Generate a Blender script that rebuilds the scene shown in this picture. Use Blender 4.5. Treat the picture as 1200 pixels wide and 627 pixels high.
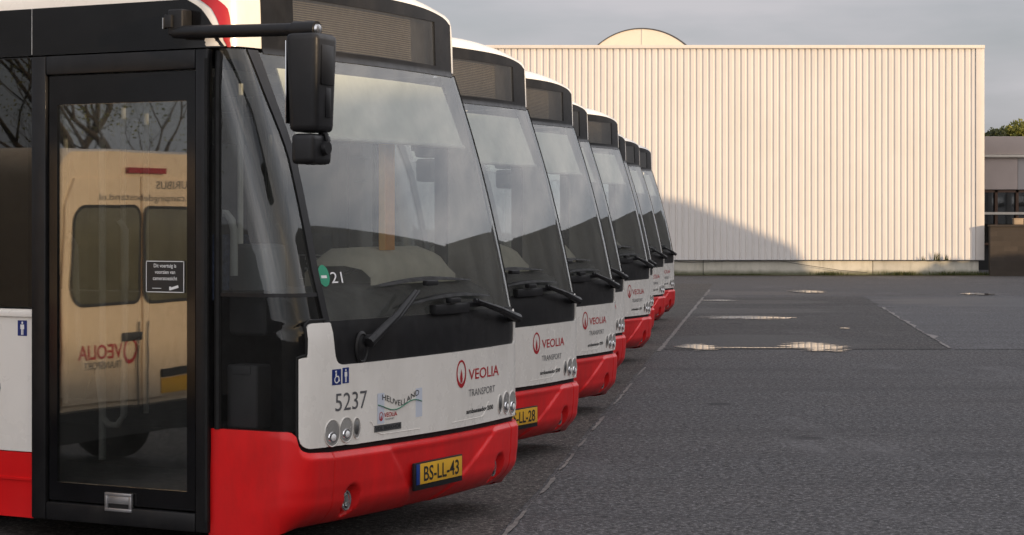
import bpy, bmesh, math, random
from mathutils import Vector, Matrix, noise as mnoise
R_ = math.radians
scene = bpy.context.scene
for o in list(bpy.data.objects): bpy.data.objects.remove(o)

# ------------------------------------------------------------------ camera
cam_d = bpy.data.cameras.new('camera'); cam = bpy.data.objects.new('camera', cam_d)
scene.collection.objects.link(cam); scene.camera = cam
cam.location = (0, 0, 1.8); cam.rotation_euler = (R_(90), 0, 0)
cam_d.lens = 72; cam_d.sensor_width = 36; cam_d.shift_y = -0.04625
cam_d.clip_start = .1; cam_d.clip_end = 3000

# ------------------------------------------------------------------ sun and sky
SUN_EL, SUN_AZ = 8.0, 40.0                       # azimuth measured from +X towards -Y
ce = math.cos(R_(SUN_EL))
S = Vector((math.cos(R_(SUN_AZ))*ce, -math.sin(R_(SUN_AZ))*ce, math.sin(R_(SUN_EL))))
sun_d = bpy.data.lights.new('sun', 'SUN'); sun = bpy.data.objects.new('sun', sun_d)
scene.collection.objects.link(sun)
sun_d.energy = 3.4; sun_d.angle = R_(.55); sun_d.color = (1, .74, .47)
sun.rotation_euler = S.to_track_quat('Z', 'Y').to_euler(); sun.location = (40, -30, 30)

world = bpy.data.worlds.new('World'); scene.world = world; world.use_nodes = True
wn = world.node_tree.nodes; wl = world.node_tree.links
wn.clear()
wo = wn.new('ShaderNodeOutputWorld'); bg = wn.new('ShaderNodeBackground'); sky = wn.new('ShaderNodeTexSky')
sky.sky_type = 'NISHITA'; sky.sun_disc = False
sky.sun_elevation = R_(SUN_EL); sky.sun_rotation = math.atan2(S.x, S.y)
sky.air_density = 1.0; sky.dust_density = 2.0; sky.ozone_density = 1.0
bg.inputs['Strength'].default_value = .13
tc = wn.new('ShaderNodeTexCoord'); mp = wn.new('ShaderNodeMapping'); nz = wn.new('ShaderNodeTexNoise')
mp.inputs['Scale'].default_value = (1.3, 1.3, 5.5); nz.inputs['Scale'].default_value = 3.4
nz.inputs['Detail'].default_value = 5; nz.inputs['Roughness'].default_value = .55
wl.new(tc.outputs['Generated'], mp.inputs[0]); wl.new(mp.outputs[0], nz.inputs['Vector'])
cr = wn.new('ShaderNodeValToRGB'); cr.color_ramp.elements[0].position = .3; cr.color_ramp.elements[0].color = (.70, .70, .70, 1)
cr.color_ramp.elements[1].position = .7; cr.color_ramp.elements[1].color = (.96, .96, .96, 1)
wl.new(nz.outputs['Fac'], cr.inputs[0])
cc = wn.new('ShaderNodeValToRGB')
cc.color_ramp.elements[0].position = .30; cc.color_ramp.elements[0].color = (2.0, 2.1, 2.4, 1)
cc.color_ramp.elements[1].position = .72; cc.color_ramp.elements[1].color = (3.25, 3.15, 3.2, 1)
wl.new(nz.outputs['Fac'], cc.inputs[0])
vd = wn.new('ShaderNodeVectorMath'); vd.operation = 'DOT_PRODUCT'; wl.new(tc.outputs['Generated'], vd.inputs[0]); vd.inputs[1].default_value = (S.x/ce, S.y/ce, 0)
mr = wn.new('ShaderNodeMapRange'); mr.inputs[1].default_value = -1; mr.inputs[2].default_value = 1; wl.new(vd.outputs['Value'], mr.inputs[0])
cd = wn.new('ShaderNodeValToRGB'); wl.new(mr.outputs[0], cd.inputs[0])           # the cloud bank is dull away from the sun, bright towards it
for el, (p_, c_) in zip([cd.color_ramp.elements[0], cd.color_ramp.elements[1]]+[cd.color_ramp.elements.new(.5) for _ in range(2)], ((.0, (1.08, 1.09, 1.14)), (1.0, (7.2, 6.6, 5.9)), (.28, (1.11, 1.11, 1.15)), (.62, (4.6, 4.5, 4.4)))):
    el.position = p_; el.color = (*c_, 1)
ml_ = wn.new('ShaderNodeMixRGB'); ml_.blend_type = 'MULTIPLY'; ml_.inputs[0].default_value = 1
wl.new(cc.outputs[0], ml_.inputs[1]); wl.new(cd.outputs[0], ml_.inputs[2])
mx = wn.new('ShaderNodeMixRGB'); wl.new(cr.outputs[0], mx.inputs[0]); wl.new(sky.outputs[0], mx.inputs[1]); wl.new(ml_.outputs[0], mx.inputs[2])
wl.new(mx.outputs[0], bg.inputs['Color']); wl.new(bg.outputs[0], wo.inputs[0])

vs = scene.view_settings
vs.view_transform = 'Standard'; vs.look = 'None'; vs.exposure = 0.34; vs.gamma = 1; vs.use_curve_mapping = False
scene.cycles.max_bounces = 10; scene.cycles.transparent_max_bounces = 24
scene.cycles.glossy_bounces = 5; scene.cycles.diffuse_bounces = 3
scene.cycles.caustics_reflective = False; scene.cycles.caustics_refractive = False

# ------------------------------------------------------------------ material helpers
class NT:
    def __init__(s, m):
        m.use_nodes = True; s.t = m.node_tree; s.n = s.t.nodes; s.l = s.t.links; s.n.clear()
        s.out = s.n.new('ShaderNodeOutputMaterial'); s.tc = None
    def coord(s, scale=(1, 1, 1), kind='Object'):
        if not s.tc: s.tc = s.n.new('ShaderNodeTexCoord')
        m = s.n.new('ShaderNodeMapping'); m.inputs['Scale'].default_value = scale
        s.l.new(s.tc.outputs[kind], m.inputs[0]); return m.outputs[0]
    def noise(s, scale, detail=4, rough=.55, stretch=(1, 1, 1), dist=0):
        n = s.n.new('ShaderNodeTexNoise'); n.inputs['Scale'].default_value = scale; n.inputs['Detail'].default_value = detail
        n.inputs['Roughness'].default_value = rough; n.inputs['Distortion'].default_value = dist
        s.l.new(s.coord(stretch), n.inputs['Vector']); return n.outputs['Fac']
    def voro(s, scale, stretch=(1, 1, 1), out='Distance'):
        n = s.n.new('ShaderNodeTexVoronoi'); n.inputs['Scale'].default_value = scale
        s.l.new(s.coord(stretch), n.inputs['Vector']); return n.outputs[out]
    def ramp(s, fac, *stops):
        r = s.n.new('ShaderNodeValToRGB'); e = r.color_ramp.elements
        while len(e) < len(stops): e.new(.5)
        for x, (p, c) in zip(e, stops):
            x.position = p; x.color = (c, c, c, 1) if isinstance(c, (int, float)) else (*c, 1)
        s.l.new(fac, r.inputs[0]); return r.outputs[0]
    def mix(s, fac, a, b, mode='MIX'):
        m = s.n.new('ShaderNodeMixRGB'); m.blend_type = mode
        for i, v in enumerate((fac, a, b)):
            if isinstance(v, (int, float)): m.inputs[i].default_value = v if i == 0 else (v, v, v, 1)
            elif isinstance(v, tuple): m.inputs[i].default_value = (*v, 1)
            else: s.l.new(v, m.inputs[i])
        return m.outputs[0]
    def math(s, op, a, b=0, clamp=False):
        m = s.n.new('ShaderNodeMath'); m.operation = op; m.use_clamp = clamp
        for i, v in enumerate((a, b)):
            if isinstance(v, (int, float)): m.inputs[i].default_value = v
            else: s.l.new(v, m.inputs[i])
        return m.outputs[0]
    def bump(s, h, strength=.3, dist=.01):
        b = s.n.new('ShaderNodeBump'); b.inputs['Strength'].default_value = strength; b.inputs['Distance'].default_value = dist
        s.l.new(h, b.inputs['Height']); return b.outputs[0]
    def bsdf(s, color, rough=.5, metal=0, spec=.5, normal=None, coat=0, coat_rough=.05):
        p = s.n.new('ShaderNodeBsdfPrincipled')
        for k, v in (('Base Color', color), ('Roughness', rough), ('Metallic', metal), ('Specular IOR Level', spec), ('Coat Weight', coat), ('Coat Roughness', coat_rough)):
            if isinstance(v, tuple): p.inputs[k].default_value = (*v, 1)
            elif isinstance(v, (int, float)): p.inputs[k].default_value = v
            else: s.l.new(v, p.inputs[k])
        if normal is not None: s.l.new(normal, p.inputs['Normal'])
        return p.outputs[0]
    def done(s, sh): s.l.new(sh, s.out.inputs[0])

MAT = {}
def newmat(name):
    m = bpy.data.materials.new(name); MAT[name] = m; return m
def plain(name, c, rough=.5, metal=0, spec=.5, var=.12, scale=6, coat=0, bump=0, bscale=200, dirt=None):
    """a surface with a little tonal and gloss variation"""
    m = newmat(name); t = NT(m)
    n = t.noise(scale, 5, .6)
    lo = tuple(x*(1-var) for x in c); hi = tuple(min(1, x*(1+var)) for x in c)
    col = t.ramp(n, (.3, lo), (.7, hi))
    if dirt:
        d = t.ramp(t.noise(dirt[1], 6, .7, (1, 1, .35)), (.45, 0), (.75, dirt[2]))
        col = t.mix(d, col, dirt[0])
    r = t.ramp(t.noise(scale*2.3, 4, .6), (.3, max(0, rough*.8)), (.7, min(1, rough*1.2)))
    nm = t.bump(t.noise(bscale, 3, .6), bump, .002) if bump else None
    t.done(t.bsdf(col, r, metal, spec, nm, coat)); return m

plain('white_paint', (.84, .81, .755), .28, coat=.5, var=.03, scale=1.5, dirt=((.45, .41, .36), 3.0, .28))
plain('red_paint', (.72, .010, .012), .38, spec=.35, coat=.15, var=.10, scale=2, dirt=((.20, .02, .015), 3.5, .35))
plain('black_plastic', (.012, .012, .013), .45, spec=.35, var=.2, bump=.12, bscale=350)
plain('black_gloss', (.007, .007, .008), .13, spec=.35, var=.2)
plain('black_satin', (.011, .011, .012), .36, spec=.28, var=.25, dirt=((.045, .042, .04), 4, .3))
plain('rubber', (.010, .010, .010), .6, spec=.25, var=.2)
plain('tyre', (.02, .02, .02), .8, var=.3, bump=.3, bscale=80)
plain('steel', (.55, .55, .55), .28, 1, var=.1)
plain('chrome', (.75, .75, .76), .12, 1, var=.05)
plain('lamp_bezel', (.60, .58, .54), .35, .1, var=.05)
plain('lamp_silver', (.40, .39, .37), .25, .35, var=.3)
plain('handle_metal', (.42, .42, .43), .35, .8, var=.1)
plain('dark_interior', (.085, .086, .09), .7, var=.3)
plain('seat_cloth', (.06, .08, .15), .9, var=.4, scale=25, bump=.3)
plain('rail_paint', (.78, .77, .73), .35, var=.06)
plain('grey_plastic', (.16, .165, .17), .5, var=.12)
plain('cowl_grey', (.62, .58, .50), .55, var=.12)
plain('ceiling_white', (.70, .70, .68), .6, var=.06)
plain('blind_cloth', (.84, .85, .76), .85, var=.07, scale=8, bump=.15)
plain('louvre', (.42, .37, .29), .6, var=.12)
plain('louvre_gap', (.030, .028, .026), .7, var=.12)
plain('plate_yellow', (.72, .40, .03), .35, var=.06)
plain('plate_blue', (.01, .04, .22), .35)
plain('ink_black', (.015, .015, .016), .45)
plain('ink_grey', (.10, .10, .105), .45)
plain('ink_red', (.42, .010, .018), .4)
plain('ink_green', (.03, .20, .12), .4)
plain('ink_white', (.78, .78, .77), .45, var=.02)
plain('sticker_blue', (.008, .025, .16), .35)
plain('sticker_pale', (.58, .62, .70), .4, var=.03)
plain('sticker_green', (.01, .26, .14), .4)
plain('badge_grey', (.12, .12, .12), .35, .4)
plain('amber', (.06, .028, .014), .3)
plain('lamp_red', (.30, .012, .012), .2, coat=.5)
plain('van_glass', (.12, .115, .08), .08, var=.3, scale=2, coat=.3)
plain('van_paint', (.78, .62, .44), .3, coat=.5, var=.03)
plain('orange_bar', (.80, .13, .04), .5)
plain('underside', (.015, .014, .013), .85, var=.3)

def glass(name, tint, base=.08, gain=1.0, rough=.012, dust=.05, dustcol=(.42, .43, .40), wav=.0):
    m = newmat(name); t = NT(m)
    tr = t.n.new('ShaderNodeBsdfTransparent'); tr.inputs[0].default_value = (*tint, 1)
    gl = t.n.new('ShaderNodeBsdfGlossy'); gl.inputs['Roughness'].default_value = rough; gl.inputs[0].default_value = (.97, .98, .97, 1)
    if wav:
        t.l.new(t.bump(t.noise(1.7, 2, .4), wav, .02), gl.inputs['Normal'])
    fr = t.n.new('ShaderNodeFresnel'); fr.inputs[0].default_value = 1.52
    fac = t.math('ADD', t.math('MULTIPLY', fr.outputs[0], gain), base, True)
    ms = t.n.new('ShaderNodeMixShader'); t.l.new(fac, ms.inputs[0]); t.l.new(tr.outputs[0], ms.inputs[1]); t.l.new(gl.outputs[0], ms.inputs[2])
    df = t.n.new('ShaderNodeBsdfDiffuse'); df.inputs[0].default_value = (*dustcol, 1)
    d = t.ramp(t.noise(5, 6, .7, (1, 1, .4)), (.3, dust*.4), (.75, dust*1.6))
    m2 = t.n.new('ShaderNodeMixShader'); t.l.new(d, m2.inputs[0]); t.l.new(ms.outputs[0], m2.inputs[1]); t.l.new(df.outputs[0], m2.inputs[2])
    t.done(m2.outputs[0]); return m
glass('windscreen_glass', (.88, .91, .88), .04, 1.05, .02, .10, wav=.012)
glass('door_glass', (.66, .67, .66), .085, 1.2, .014, .02, wav=.07)
glass('corner_glass', (.60, .64, .64), .03, 1.1, .01, .04, wav=.03)
glass('dark_glass', (.45, .45, .45), .01, .6, .02, .008, wav=.02)
glass('clear_window', (.90, .92, .91), .03, .8, .01, .03)
glass('black_window', (.30, .30, .30), .04, .9, .01, .008, wav=.02)
glass('display_glass', (.80, .78, .74), .02, .6, .03, .06, (.30, .30, .29))
glass('lens_glass', (.9, .9, .9), .05, 1, .02, .03)
glass('house_glass', (.25, .25, .25), .12, 1.2, .02, .03)

# ------------------------------------------------------------------ mesh helpers
COL = scene.collection
def link(name, me, mat=None, parent=None):
    o = bpy.data.objects.new(name, me); COL.objects.link(o)
    for m in (mat if isinstance(mat, (list, tuple)) else [mat]):
        if m: o.data.materials.append(MAT[m])
    if parent: o.parent = parent
    return o
def empty(name, label, cat, loc=(0, 0, 0), rz=0, group=None):
    o = bpy.data.objects.new(name, None); COL.objects.link(o); o.location = loc; o.rotation_euler = (0, 0, rz)
    o.empty_display_size = .3
    tag(o, label, cat, group); return o
def tag(o, label=None, cat=None, group=None, kind=None):
    if label: o['label'] = label
    if cat: o['category'] = cat
    if group: o['group'] = group
    if kind: o['kind'] = kind
    return o
class MB:
    def __init__(s): s.bm = bmesh.new()
    def add(s, verts, faces, mi=0):
        vv = [s.bm.verts.new(v) for v in verts]
        for f in faces:
            try:
                fc = s.bm.faces.new([vv[i] for i in f]); fc.material_index = mi
            except ValueError: pass
        return vv
    def box(s, c, d, bev=0, rot=None, mi=0, taper=1):
        b = bmesh.new(); bmesh.ops.create_cube(b, size=1)
        for v in b.verts:
            k = taper if v.co.z < 0 else 1
            v.co = Vector((v.co.x*d[0]*k, v.co.y*d[1]*k, v.co.z*d[2]))
        if bev: bmesh.ops.bevel(b, geom=b.edges[:], offset=bev, segments=3 if bev > .012 else 2, affect='EDGES', profile=.6)
        M = Matrix.Translation(c) @ (rot.to_4x4() if rot else Matrix())
        bmesh.ops.transform(b, matrix=M, verts=b.verts)
        s._merge(b, mi)
        return s
    def _merge(s, b, mi):
        b.verts.index_update()
        vv = [s.bm.verts.new(v.co) for v in b.verts]
        for f in b.faces:
            fc = s.bm.faces.new([vv[v.index] for v in f.verts]); fc.material_index = mi
        b.free()
    def tube(s, pts, r, seg=10, mi=0, cap=True):
        pts = [Vector(p) for p in pts]; n = len(pts)
        rs = r if isinstance(r, (list, tuple)) else [r]*n
        rings = []
        for i, p in enumerate(pts):
            d = (pts[min(i+1, n-1)]-pts[max(i-1, 0)]).normalized()
            a = d.orthogonal().normalized() if i == 0 else (prev - d*prev.dot(d)).normalized()
            prev = a; b_ = d.cross(a)
            rings.append([s.bm.verts.new(p+(a*math.cos(t)+b_*math.sin(t))*rs[i]) for t in [2*math.pi*k/seg for k in range(seg)]])
        for i in range(n-1):
            for k in range(seg):
                f = s.bm.faces.new((rings[i][k], rings[i][(k+1) % seg], rings[i+1][(k+1) % seg], rings[i+1][k])); f.material_index = mi
        if cap:
            f = s.bm.faces.new(rings[0][::-1]); f.material_index = mi
            f = s.bm.faces.new(rings[-1]); f.material_index = mi
        return s
    def lathe(s, prof, origin, axis, up=Vector((0, 0, 1)), seg=28, sx=1, sz=1, mi=0):
        """profile (radius, height along axis) turned round axis; sx,sz squeeze it into an ellipse"""
        ax = Vector(axis).normalized(); t = up.cross(ax).normalized(); w = ax.cross(t); o = Vector(origin)
        rings = []
        for r, h in prof:
            rings.append([s.bm.verts.new(o+ax*h+(t*math.cos(a)*sx+w*math.sin(a)*sz)*max(r, 1e-4)) for a in [2*math.pi*k/seg for k in range(seg)]])
        for i in range(len(rings)-1):
            for k in range(seg):
                f = s.bm.faces.new((rings[i][k], rings[i][(k+1) % seg], rings[i+1][(k+1) % seg], rings[i+1][k])); f.material_index = mi
        for rg in (rings[0][::-1], rings[-1]):
            f = s.bm.faces.new(rg); f.material_index = mi
        return s
    def grid(s, rows, thick=None, mi=0):
        """rows of points -> sheet, or closed shell when back rows are given in thick"""
        nr, nc = len(rows), len(rows[0])
        F = [[s.bm.verts.new(p) for p in r] for r in rows]
        def q(a, b, c, d):
            try:
                f = s.bm.faces.new((a, b, c, d)); f.material_index = mi
            except ValueError: pass
        for i in range(nr-1):
            for j in range(nc-1): q(F[i][j], F[i][j+1], F[i+1][j+1], F[i+1][j])
        if thick is not None:
            B = [[s.bm.verts.new(p) for p in r] for r in thick]
            for i in range(nr-1):
                for j in range(nc-1): q(B[i+1][j], B[i+1][j+1], B[i][j+1], B[i][j])
            for i in range(nr-1):
                q(F[i+1][0], B[i+1][0], B[i][0], F[i][0]); q(F[i][-1], B[i][-1], B[i+1][-1], F[i+1][-1])
            for j in range(nc-1):
                q(F[0][j], B[0][j], B[0][j+1], F[0][j+1]); q(F[-1][j+1], B[-1][j+1], B[-1][j], F[-1][j])
        return s
    def build(s, name, mat, parent=None, smooth=35, merge=0):
        if merge: bmesh.ops.remove_doubles(s.bm, verts=s.bm.verts, dist=merge)
        bmesh.ops.recalc_face_normals(s.bm, faces=s.bm.faces)
        me = bpy.data.meshes.new(name); s.bm.to_mesh(me); s.bm.free()
        if smooth:
            for p in me.polygons: p.use_smooth = True
            me.set_sharp_from_angle(angle=R_(smooth))
        return link(name, me, mat, parent)

def lerp_tab(tab, x):
    if x <= tab[0][0]: return tab[0][1]
    for (a, fa), (b, fb) in zip(tab, tab[1:]):
        if x <= b: return fa+(fb-fa)*(x-a)/(b-a) if b > a else fb
    return tab[-1][1]
def sstep(a, b, x):
    t = min(1, max(0, (x-a)/(b-a))); return t*t*(3-2*t)
_fonts = {}
def text_geo(txt, h, squeeze=1, bold=0):
    """letters as flat triangles: list of verts (x,z) with cap height h, faces, width"""
    key = (txt, bold)
    if key not in _fonts:
        cu = bpy.data.curves.new('t', 'FONT'); cu.body = txt; cu.size = 1; cu.offset = bold; cu.resolution_u = 4
        ob = bpy.data.objects.new('t', cu); COL.objects.link(ob)
        dg = bpy.context.evaluated_depsgraph_get(); me = bpy.data.meshes.new_from_object(ob.evaluated_get(dg))
        vs_ = [(v.co.x, v.co.y) for v in me.vertices]; fs = [tuple(p.vertices) for p in me.polygons]
        bpy.data.objects.remove(ob); bpy.data.curves.remove(cu); bpy.data.meshes.remove(me)
        _fonts[key] = (vs_, fs)
    vs_, fs = _fonts[key]
    k = h/.70; x0 = min(v[0] for v in vs_)
    out = [((x-x0)*k*squeeze, y*k) for x, y in vs_]
    return out, fs, max(v[0] for v in out)

# ------------------------------------------------------------------ the bus: front surface P(u, z)
RC = .16; KC = 1.25-RC; ARC = RC*math.pi/2; SIDE0 = KC+ARC      # |u| beyond SIDE0 runs back along the flank
FZ = [(0, -.02), (.56, 0), (1.18, 0), (1.3, -.02), (1.415, -.05), (1.6, -.09), (1.789, -.137), (2.0, -.193), (2.247, -.265), (2.45, -.333), (2.698, -.42), (2.72, -.43), (3.3, -.45)]
def fz(z):
    w = min(.16, abs(z-1.16), abs(2.70-z)) if 1.16 < z < 2.70 else 0
    return sum(lerp_tab(FZ, z+w*k/6) for k in range(-6, 7))/13 if w else lerp_tab(FZ, z)
def bul(y): return .08*(1-(y/1.17)**2)
def P(u, z, off=0):
    a = abs(u); sg = 1 if u >= 0 else -1
    if a <= KC:
        n = Vector((1, .16*u/1.37, 0)).normalized(); p = Vector((fz(z)+bul(u), u, z))
    else:
        t = (a-KC)/RC; xa = fz(z)+bul(KC)
        if t < math.pi/2:
            p = Vector((xa-RC*(1-math.cos(t)), sg*(KC+RC*math.sin(t)), z)); n = Vector((math.cos(t), sg*math.sin(t), 0))
        else:
            p = Vector((xa-RC-(a-SIDE0), sg*1.25, z)); n = Vector((0, sg, 0))
    return p+n*off
def side_u(x, z=1.0): return -(SIDE0+(fz(z)+bul(KC)-RC-x))       # u on the near flank for a given x
def cols_patch(mb, cols, nz_=6, off=.01, thick=.03, mi=0):
    """cols = [(u, lo, hi)]"""
    of = off if callable(off) else (lambda u, z: off)
    F, B = [], []
    for u, lo, hi in cols:
        zs = [lo+(hi-lo)*k/nz_ for k in range(nz_+1)]
        F.append([P(u, z, of(u, z)) for z in zs]); B.append([P(u, z, of(u, z)-thick) for z in zs])
    mb.grid(F, B if thick else None, mi); return mb
def rows_patch(mb, z0, z1, ulo, uhi, nz_=14, nu=24, off=.004, thick=0, mi=0):
    F, B = [], []
    for i in range(nz_+1):
        z = z0+(z1-z0)*i/nz_; a = ulo(z) if callable(ulo) else ulo; b = uhi(z) if callable(uhi) else uhi
        us = [a+(b-a)*k/nu for k in range(nu+1)]
        F.append([P(u, z, off) for u in us])
        if thick: B.append([P(u, z, off-thick) for u in us])
    mb.grid(F, B if thick else None, mi); return mb
def frange(a, b, n): return [a+(b-a)*i/n for i in range(n+1)]
def surf_text(name, txt, u0, z0, h, mat, parent, squeeze=1, bold=0, off=.015, wave=None, width=None):
    vs_, fs, w = text_geo(txt, h, squeeze, bold)
    k = width/w if width else 1
    mb = MB(); mb.add([P(u0+x*k, z0+z+(wave(x*k) if wave else 0), off) for x, z in vs_], fs)
    return mb.build(name, mat, parent, smooth=0)
def surf_poly(mb, pts, off, mi=0):
    mb.add([P(u, z, off) for u, z in pts], [tuple(range(len(pts)))], mi)
def ring_pts(cx, cz, rx, rz, n=28, a0=0, a1=2*math.pi): return [(cx+rx*math.cos(a0+(a1-a0)*i/n), cz+rz*math.sin(a0+(a1-a0)*i/n)) for i in range(n+1)]
def surf_ring(mb, cx, cz, rx, rz, wx, off, wfun=None, mi=0):
    n = 32; F = [[], []]
    for i in range(n+1):
        a = 2*math.pi*i/n; w = wfun(a) if wfun else wx
        F[0].append(P(cx+rx*math.cos(a), cz+rz*math.sin(a), off)); F[1].append(P(cx+(rx-w)*math.cos(a), cz+(rz-w)*math.sin(a), off))
    mb.grid(F, None, mi)
def normal_at(u, z): return (P(u, z, 1)-P(u, z, 0)).normalized()

def emblem(mb, cx, cz, k, off):
    """ring with a drop standing in it"""
    surf_ring(mb, cx, cz, .062*k, .082*k, .012*k, off, lambda a: (.013+.012*max(0, -math.sin(a)))*k)
    pts = [(cx+.001*k, cz+.030*k), (cx-.012*k, cz-.002*k), (cx-.017*k, cz-.030*k), (cx-.010*k, cz-.052*k), (cx+.010*k, cz-.052*k), (cx+.017*k, cz-.030*k), (cx+.012*k, cz-.002*k)]
    surf_poly(mb, pts, off)

FRONT_AXLE, REAR_AXLE, TAIL = -2.78, -8.9, -11.95
def arch(x, z0=.0):
    z = z0
    for c in (FRONT_AXLE, REAR_AXLE):
        d = .56**2-(x-c)**2
        if d > 0: z = max(z, .47+math.sqrt(d))
    return z

def make_bus(label, loc, yaw):
    root = empty('bus', label, 'bus', loc, yaw, 'buses parked in a row')
    g = {}
    # ---- roof shell with the raised front
    levels = [(2.728, 0), (2.95, 0), (3.02, .003), (3.055, .012), (3.08, .035), (3.098, .08)]
    crown = lambda y: .10*max(0, 1-(y/1.2)**2)
    us = [-(SIDE0+11.3)] + frange(-(SIDE0+10), -SIDE0-.02, 12) + frange(-SIDE0, -KC, 8) + frange(-KC, KC, 20)[1:-1] + frange(KC, SIDE0, 8) + frange(SIDE0+.02, SIDE0+10, 12) + [SIDE0+11.3]
    rows = [[P(u, z, -d)+Vector((0, 0, crown(P(u, z).y)*max(0, min(1, (z-2.95)/.125)))) for u in us] for z, d in levels]
    last = rows[-1]
    for s_ in (.85, .65, .45, .25, .08):
        rows.append([Vector((p.x-(1-s_)*.55 if p.x > -1.4 else p.x, p.y*s_, 3.098+crown(p.y*s_))) for p in last])
    mb = MB(); mb.grid(rows)
    n = len(us)
    g['roof'] = mb.build('roof', 'white_paint', root, smooth=50)
    mb = MB(); mb.box((-6.6, 0, 2.66), (10.9, 2.36, .05)); mb.build('ceiling', 'ceiling_white', root)
    mb = MB(); mb.box((-4.2, 0, 3.2), (2.2, 1.7, .16), .05); mb.build('roof_unit', 'white_paint', root)
    # ---- destination display: dark glass window with slats behind it
    hi = lambda u: 3.112-.045*abs(u)**4-.30*max(0, abs(u)-1.03)
    mb = MB()
    fr = lambda z: -(1.0-.03*(z-2.7))
    cols = [(u, 2.70, hi(u)) for u in frange(-.985, 1.10, 44)]
    w0, w1, wz0, wz1 = -.72, .86, 2.757, 3.03
    # frame made of four dark bands round the window
    cols_patch(mb, [(u, wz1, hi(u)) for u in frange(-.985, 1.10, 36)], 3, .006, .03)
    cols_patch(mb, [(u, 2.70, wz0) for u in frange(-.985, 1.10, 36)], 3, .006, .03)
    cols_patch(mb, [(u, wz0, wz1) for u in frange(-.985, w0, 8)], 3, .006, .03)
    cols_patch(mb, [(u, wz0, wz1) for u in frange(w1, 1.10, 8)], 3, .006, .03)
    disp = mb.build('destination_display', 'black_satin', root)
    mb = MB(); cols_patch(mb, [(u, wz0, wz1) for u in frange(w0, w1, 24)], 2, -.002, 0); mb.build('display_window', 'display_glass', disp)
    mb = MB(); zz = wz0+.004; k = 0
    while zz < wz1-.008:
        cols_patch(mb, [(u, zz, zz+.0048) for u in frange(w0, w1-.22, 20)], 1, -.055, .012); zz += .0128
    mb.build('slats', 'louvre', disp)
    # cut the shell behind the window
    bm = bmesh.new(); bm.from_mesh(g['roof'].data)
    dele = [f for f in bm.faces if abs(f.calc_center_median().y) < .92 and f.calc_center_median().x > -.5 and f.calc_center_median().z < 3.055]
    bmesh.ops.delete(bm, geom=dele, context='FACES'); bm.to_mesh(g['roof'].data); bm.free()
    mb = MB(); cols_patch(mb, [(u, 2.71, 3.06) for u in frange(-1.05, 1.05, 20)], 2, -.075, .02); mb.build('display_back', 'louvre_gap', disp)
    # ---- white front panel
    cols = [(-1.205, .66, 1.07), (-1.195, .63, 1.075), (-1.18, .614, 1.078), (-1.165, .606, 1.08), (-1.158, .604, 1.08), (-1.152, .602, 1.235), (-1.14, .60, 1.25), (-1.12, .60, 1.256)]
    cols += [(u, .598, 1.256) for u in (-1.05, -1.0, -.975)] + [(-.966, .597, 1.25), (-.958, .597, 1.20), (-.95, .597, 1.12), (-.942, .597, 1.075), (-.93, .597, 1.05), (-.915, .597, 1.036), (-.89, .597, 1.028), (-.86, .597, 1.026)]
    cols += [(u, .592-.008*sstep(-.6, .6, u)+(.030 if -.02 < u < .0 else 0)*0, 1.026+.008*(u+.8)/1.9) for u in frange(-.8, 1.10, 38)]
    cols += [(1.125, .585, 1.036), (1.14, .585, 1.05), (1.15, .585, 1.10), (1.156, .585, 1.20), (1.165, .586, 1.235), (1.18, .588, 1.245), (1.22, .59, 1.245), (1.30, .60, 1.24), (1.335, .61, 1.22)]
    mb = MB(); cols_patch(mb, cols, 10, .014, .03); wp = mb.build('front_panel', 'white_paint', root); g['front_panel'] = wp
    # pressed crease running from the lamps along the lower edge
    for sg in (-1, 1):
        mb = MB(); pts = [(-.715, .705), (-.695, .695), (-.67, .66), (-.645, .636), (-.61, .625), (-.50, .6235), (-.35, .6225), (-.22, .6215)]
        mb.tube([P(sg*u+(.07 if sg > 0 else 0), z, .0145) for u, z in pts], [.0018]*len(pts), 6)
        mb.build('crease', 'white_paint', wp)
    # ---- black band under the windscreen, liner behind everything
    mb = MB(); cols_patch(mb, [(u, 1.0, 1.262) for u in frange(-1.16, 1.17, 40)], 4, .003, .03); g['cowl'] = mb.build('windscreen_cowl', 'black_satin', root)
    mb = MB(); cols_patch(mb, [(u, .3, 1.25) for u in frange(-1.3, 1.3, 30)], 2, -.05, .02); mb.build('front_bulkhead', 'underside', root)
    mb = MB(); cols_patch(mb, [(u, .545, .64) for u in frange(-1.33, 1.33, 40)], 1, -.004, .03); mb.build('gap_strip', 'rubber', root)
    # ---- bumper
    def hi_b(u):
        return lerp_tab([(-1.26, .692), (-1.235, .686), (-1.215, .665), (-1.205, .62), (-1.19, .592), (-1.15, .578), (-.98, .567), (0, .556), (1.0, .552), (1.2, .55), (1.335, .56)], u)
    def lo_b(u): return .125+.05*sstep(1.45, 1.15, abs(u))
    def off_b(u, z):
        p = sstep(1.38, 1.12, abs(u))
        o = .012+.024*p
        top = hi_b(u)
        o -= p*.018*sstep(top-.035, top, z)
        if z < .32: o -= p*(.006+.105*((.32-z)/.145)**2)
        else: o -= p*.006*sstep(.40, .32, z)
        # centre field recessed between two slanting creases
        e1 = lerp_tab([(.17, -.16), (.56, -.51)], z); e2 = lerp_tab([(.17, .10), (.29, .30), (.56, .83)], z)
        o -= .013*sstep(e1, e1+.03, u)*sstep(e2+.03, e2, u)*sstep(.555, .50, z)
        # lamp pockets
        for cu in (-.81, .86):
            d = math.hypot((u-cu)/.062, (z-.292)/.088)
            o -= .05*sstep(1.1, .75, d)
        # seam between corner piece and centre piece
        for cu in (-.975, 1.02): o -= .006*(1-min(1, abs(u-cu)/.006))
        return o
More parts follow.
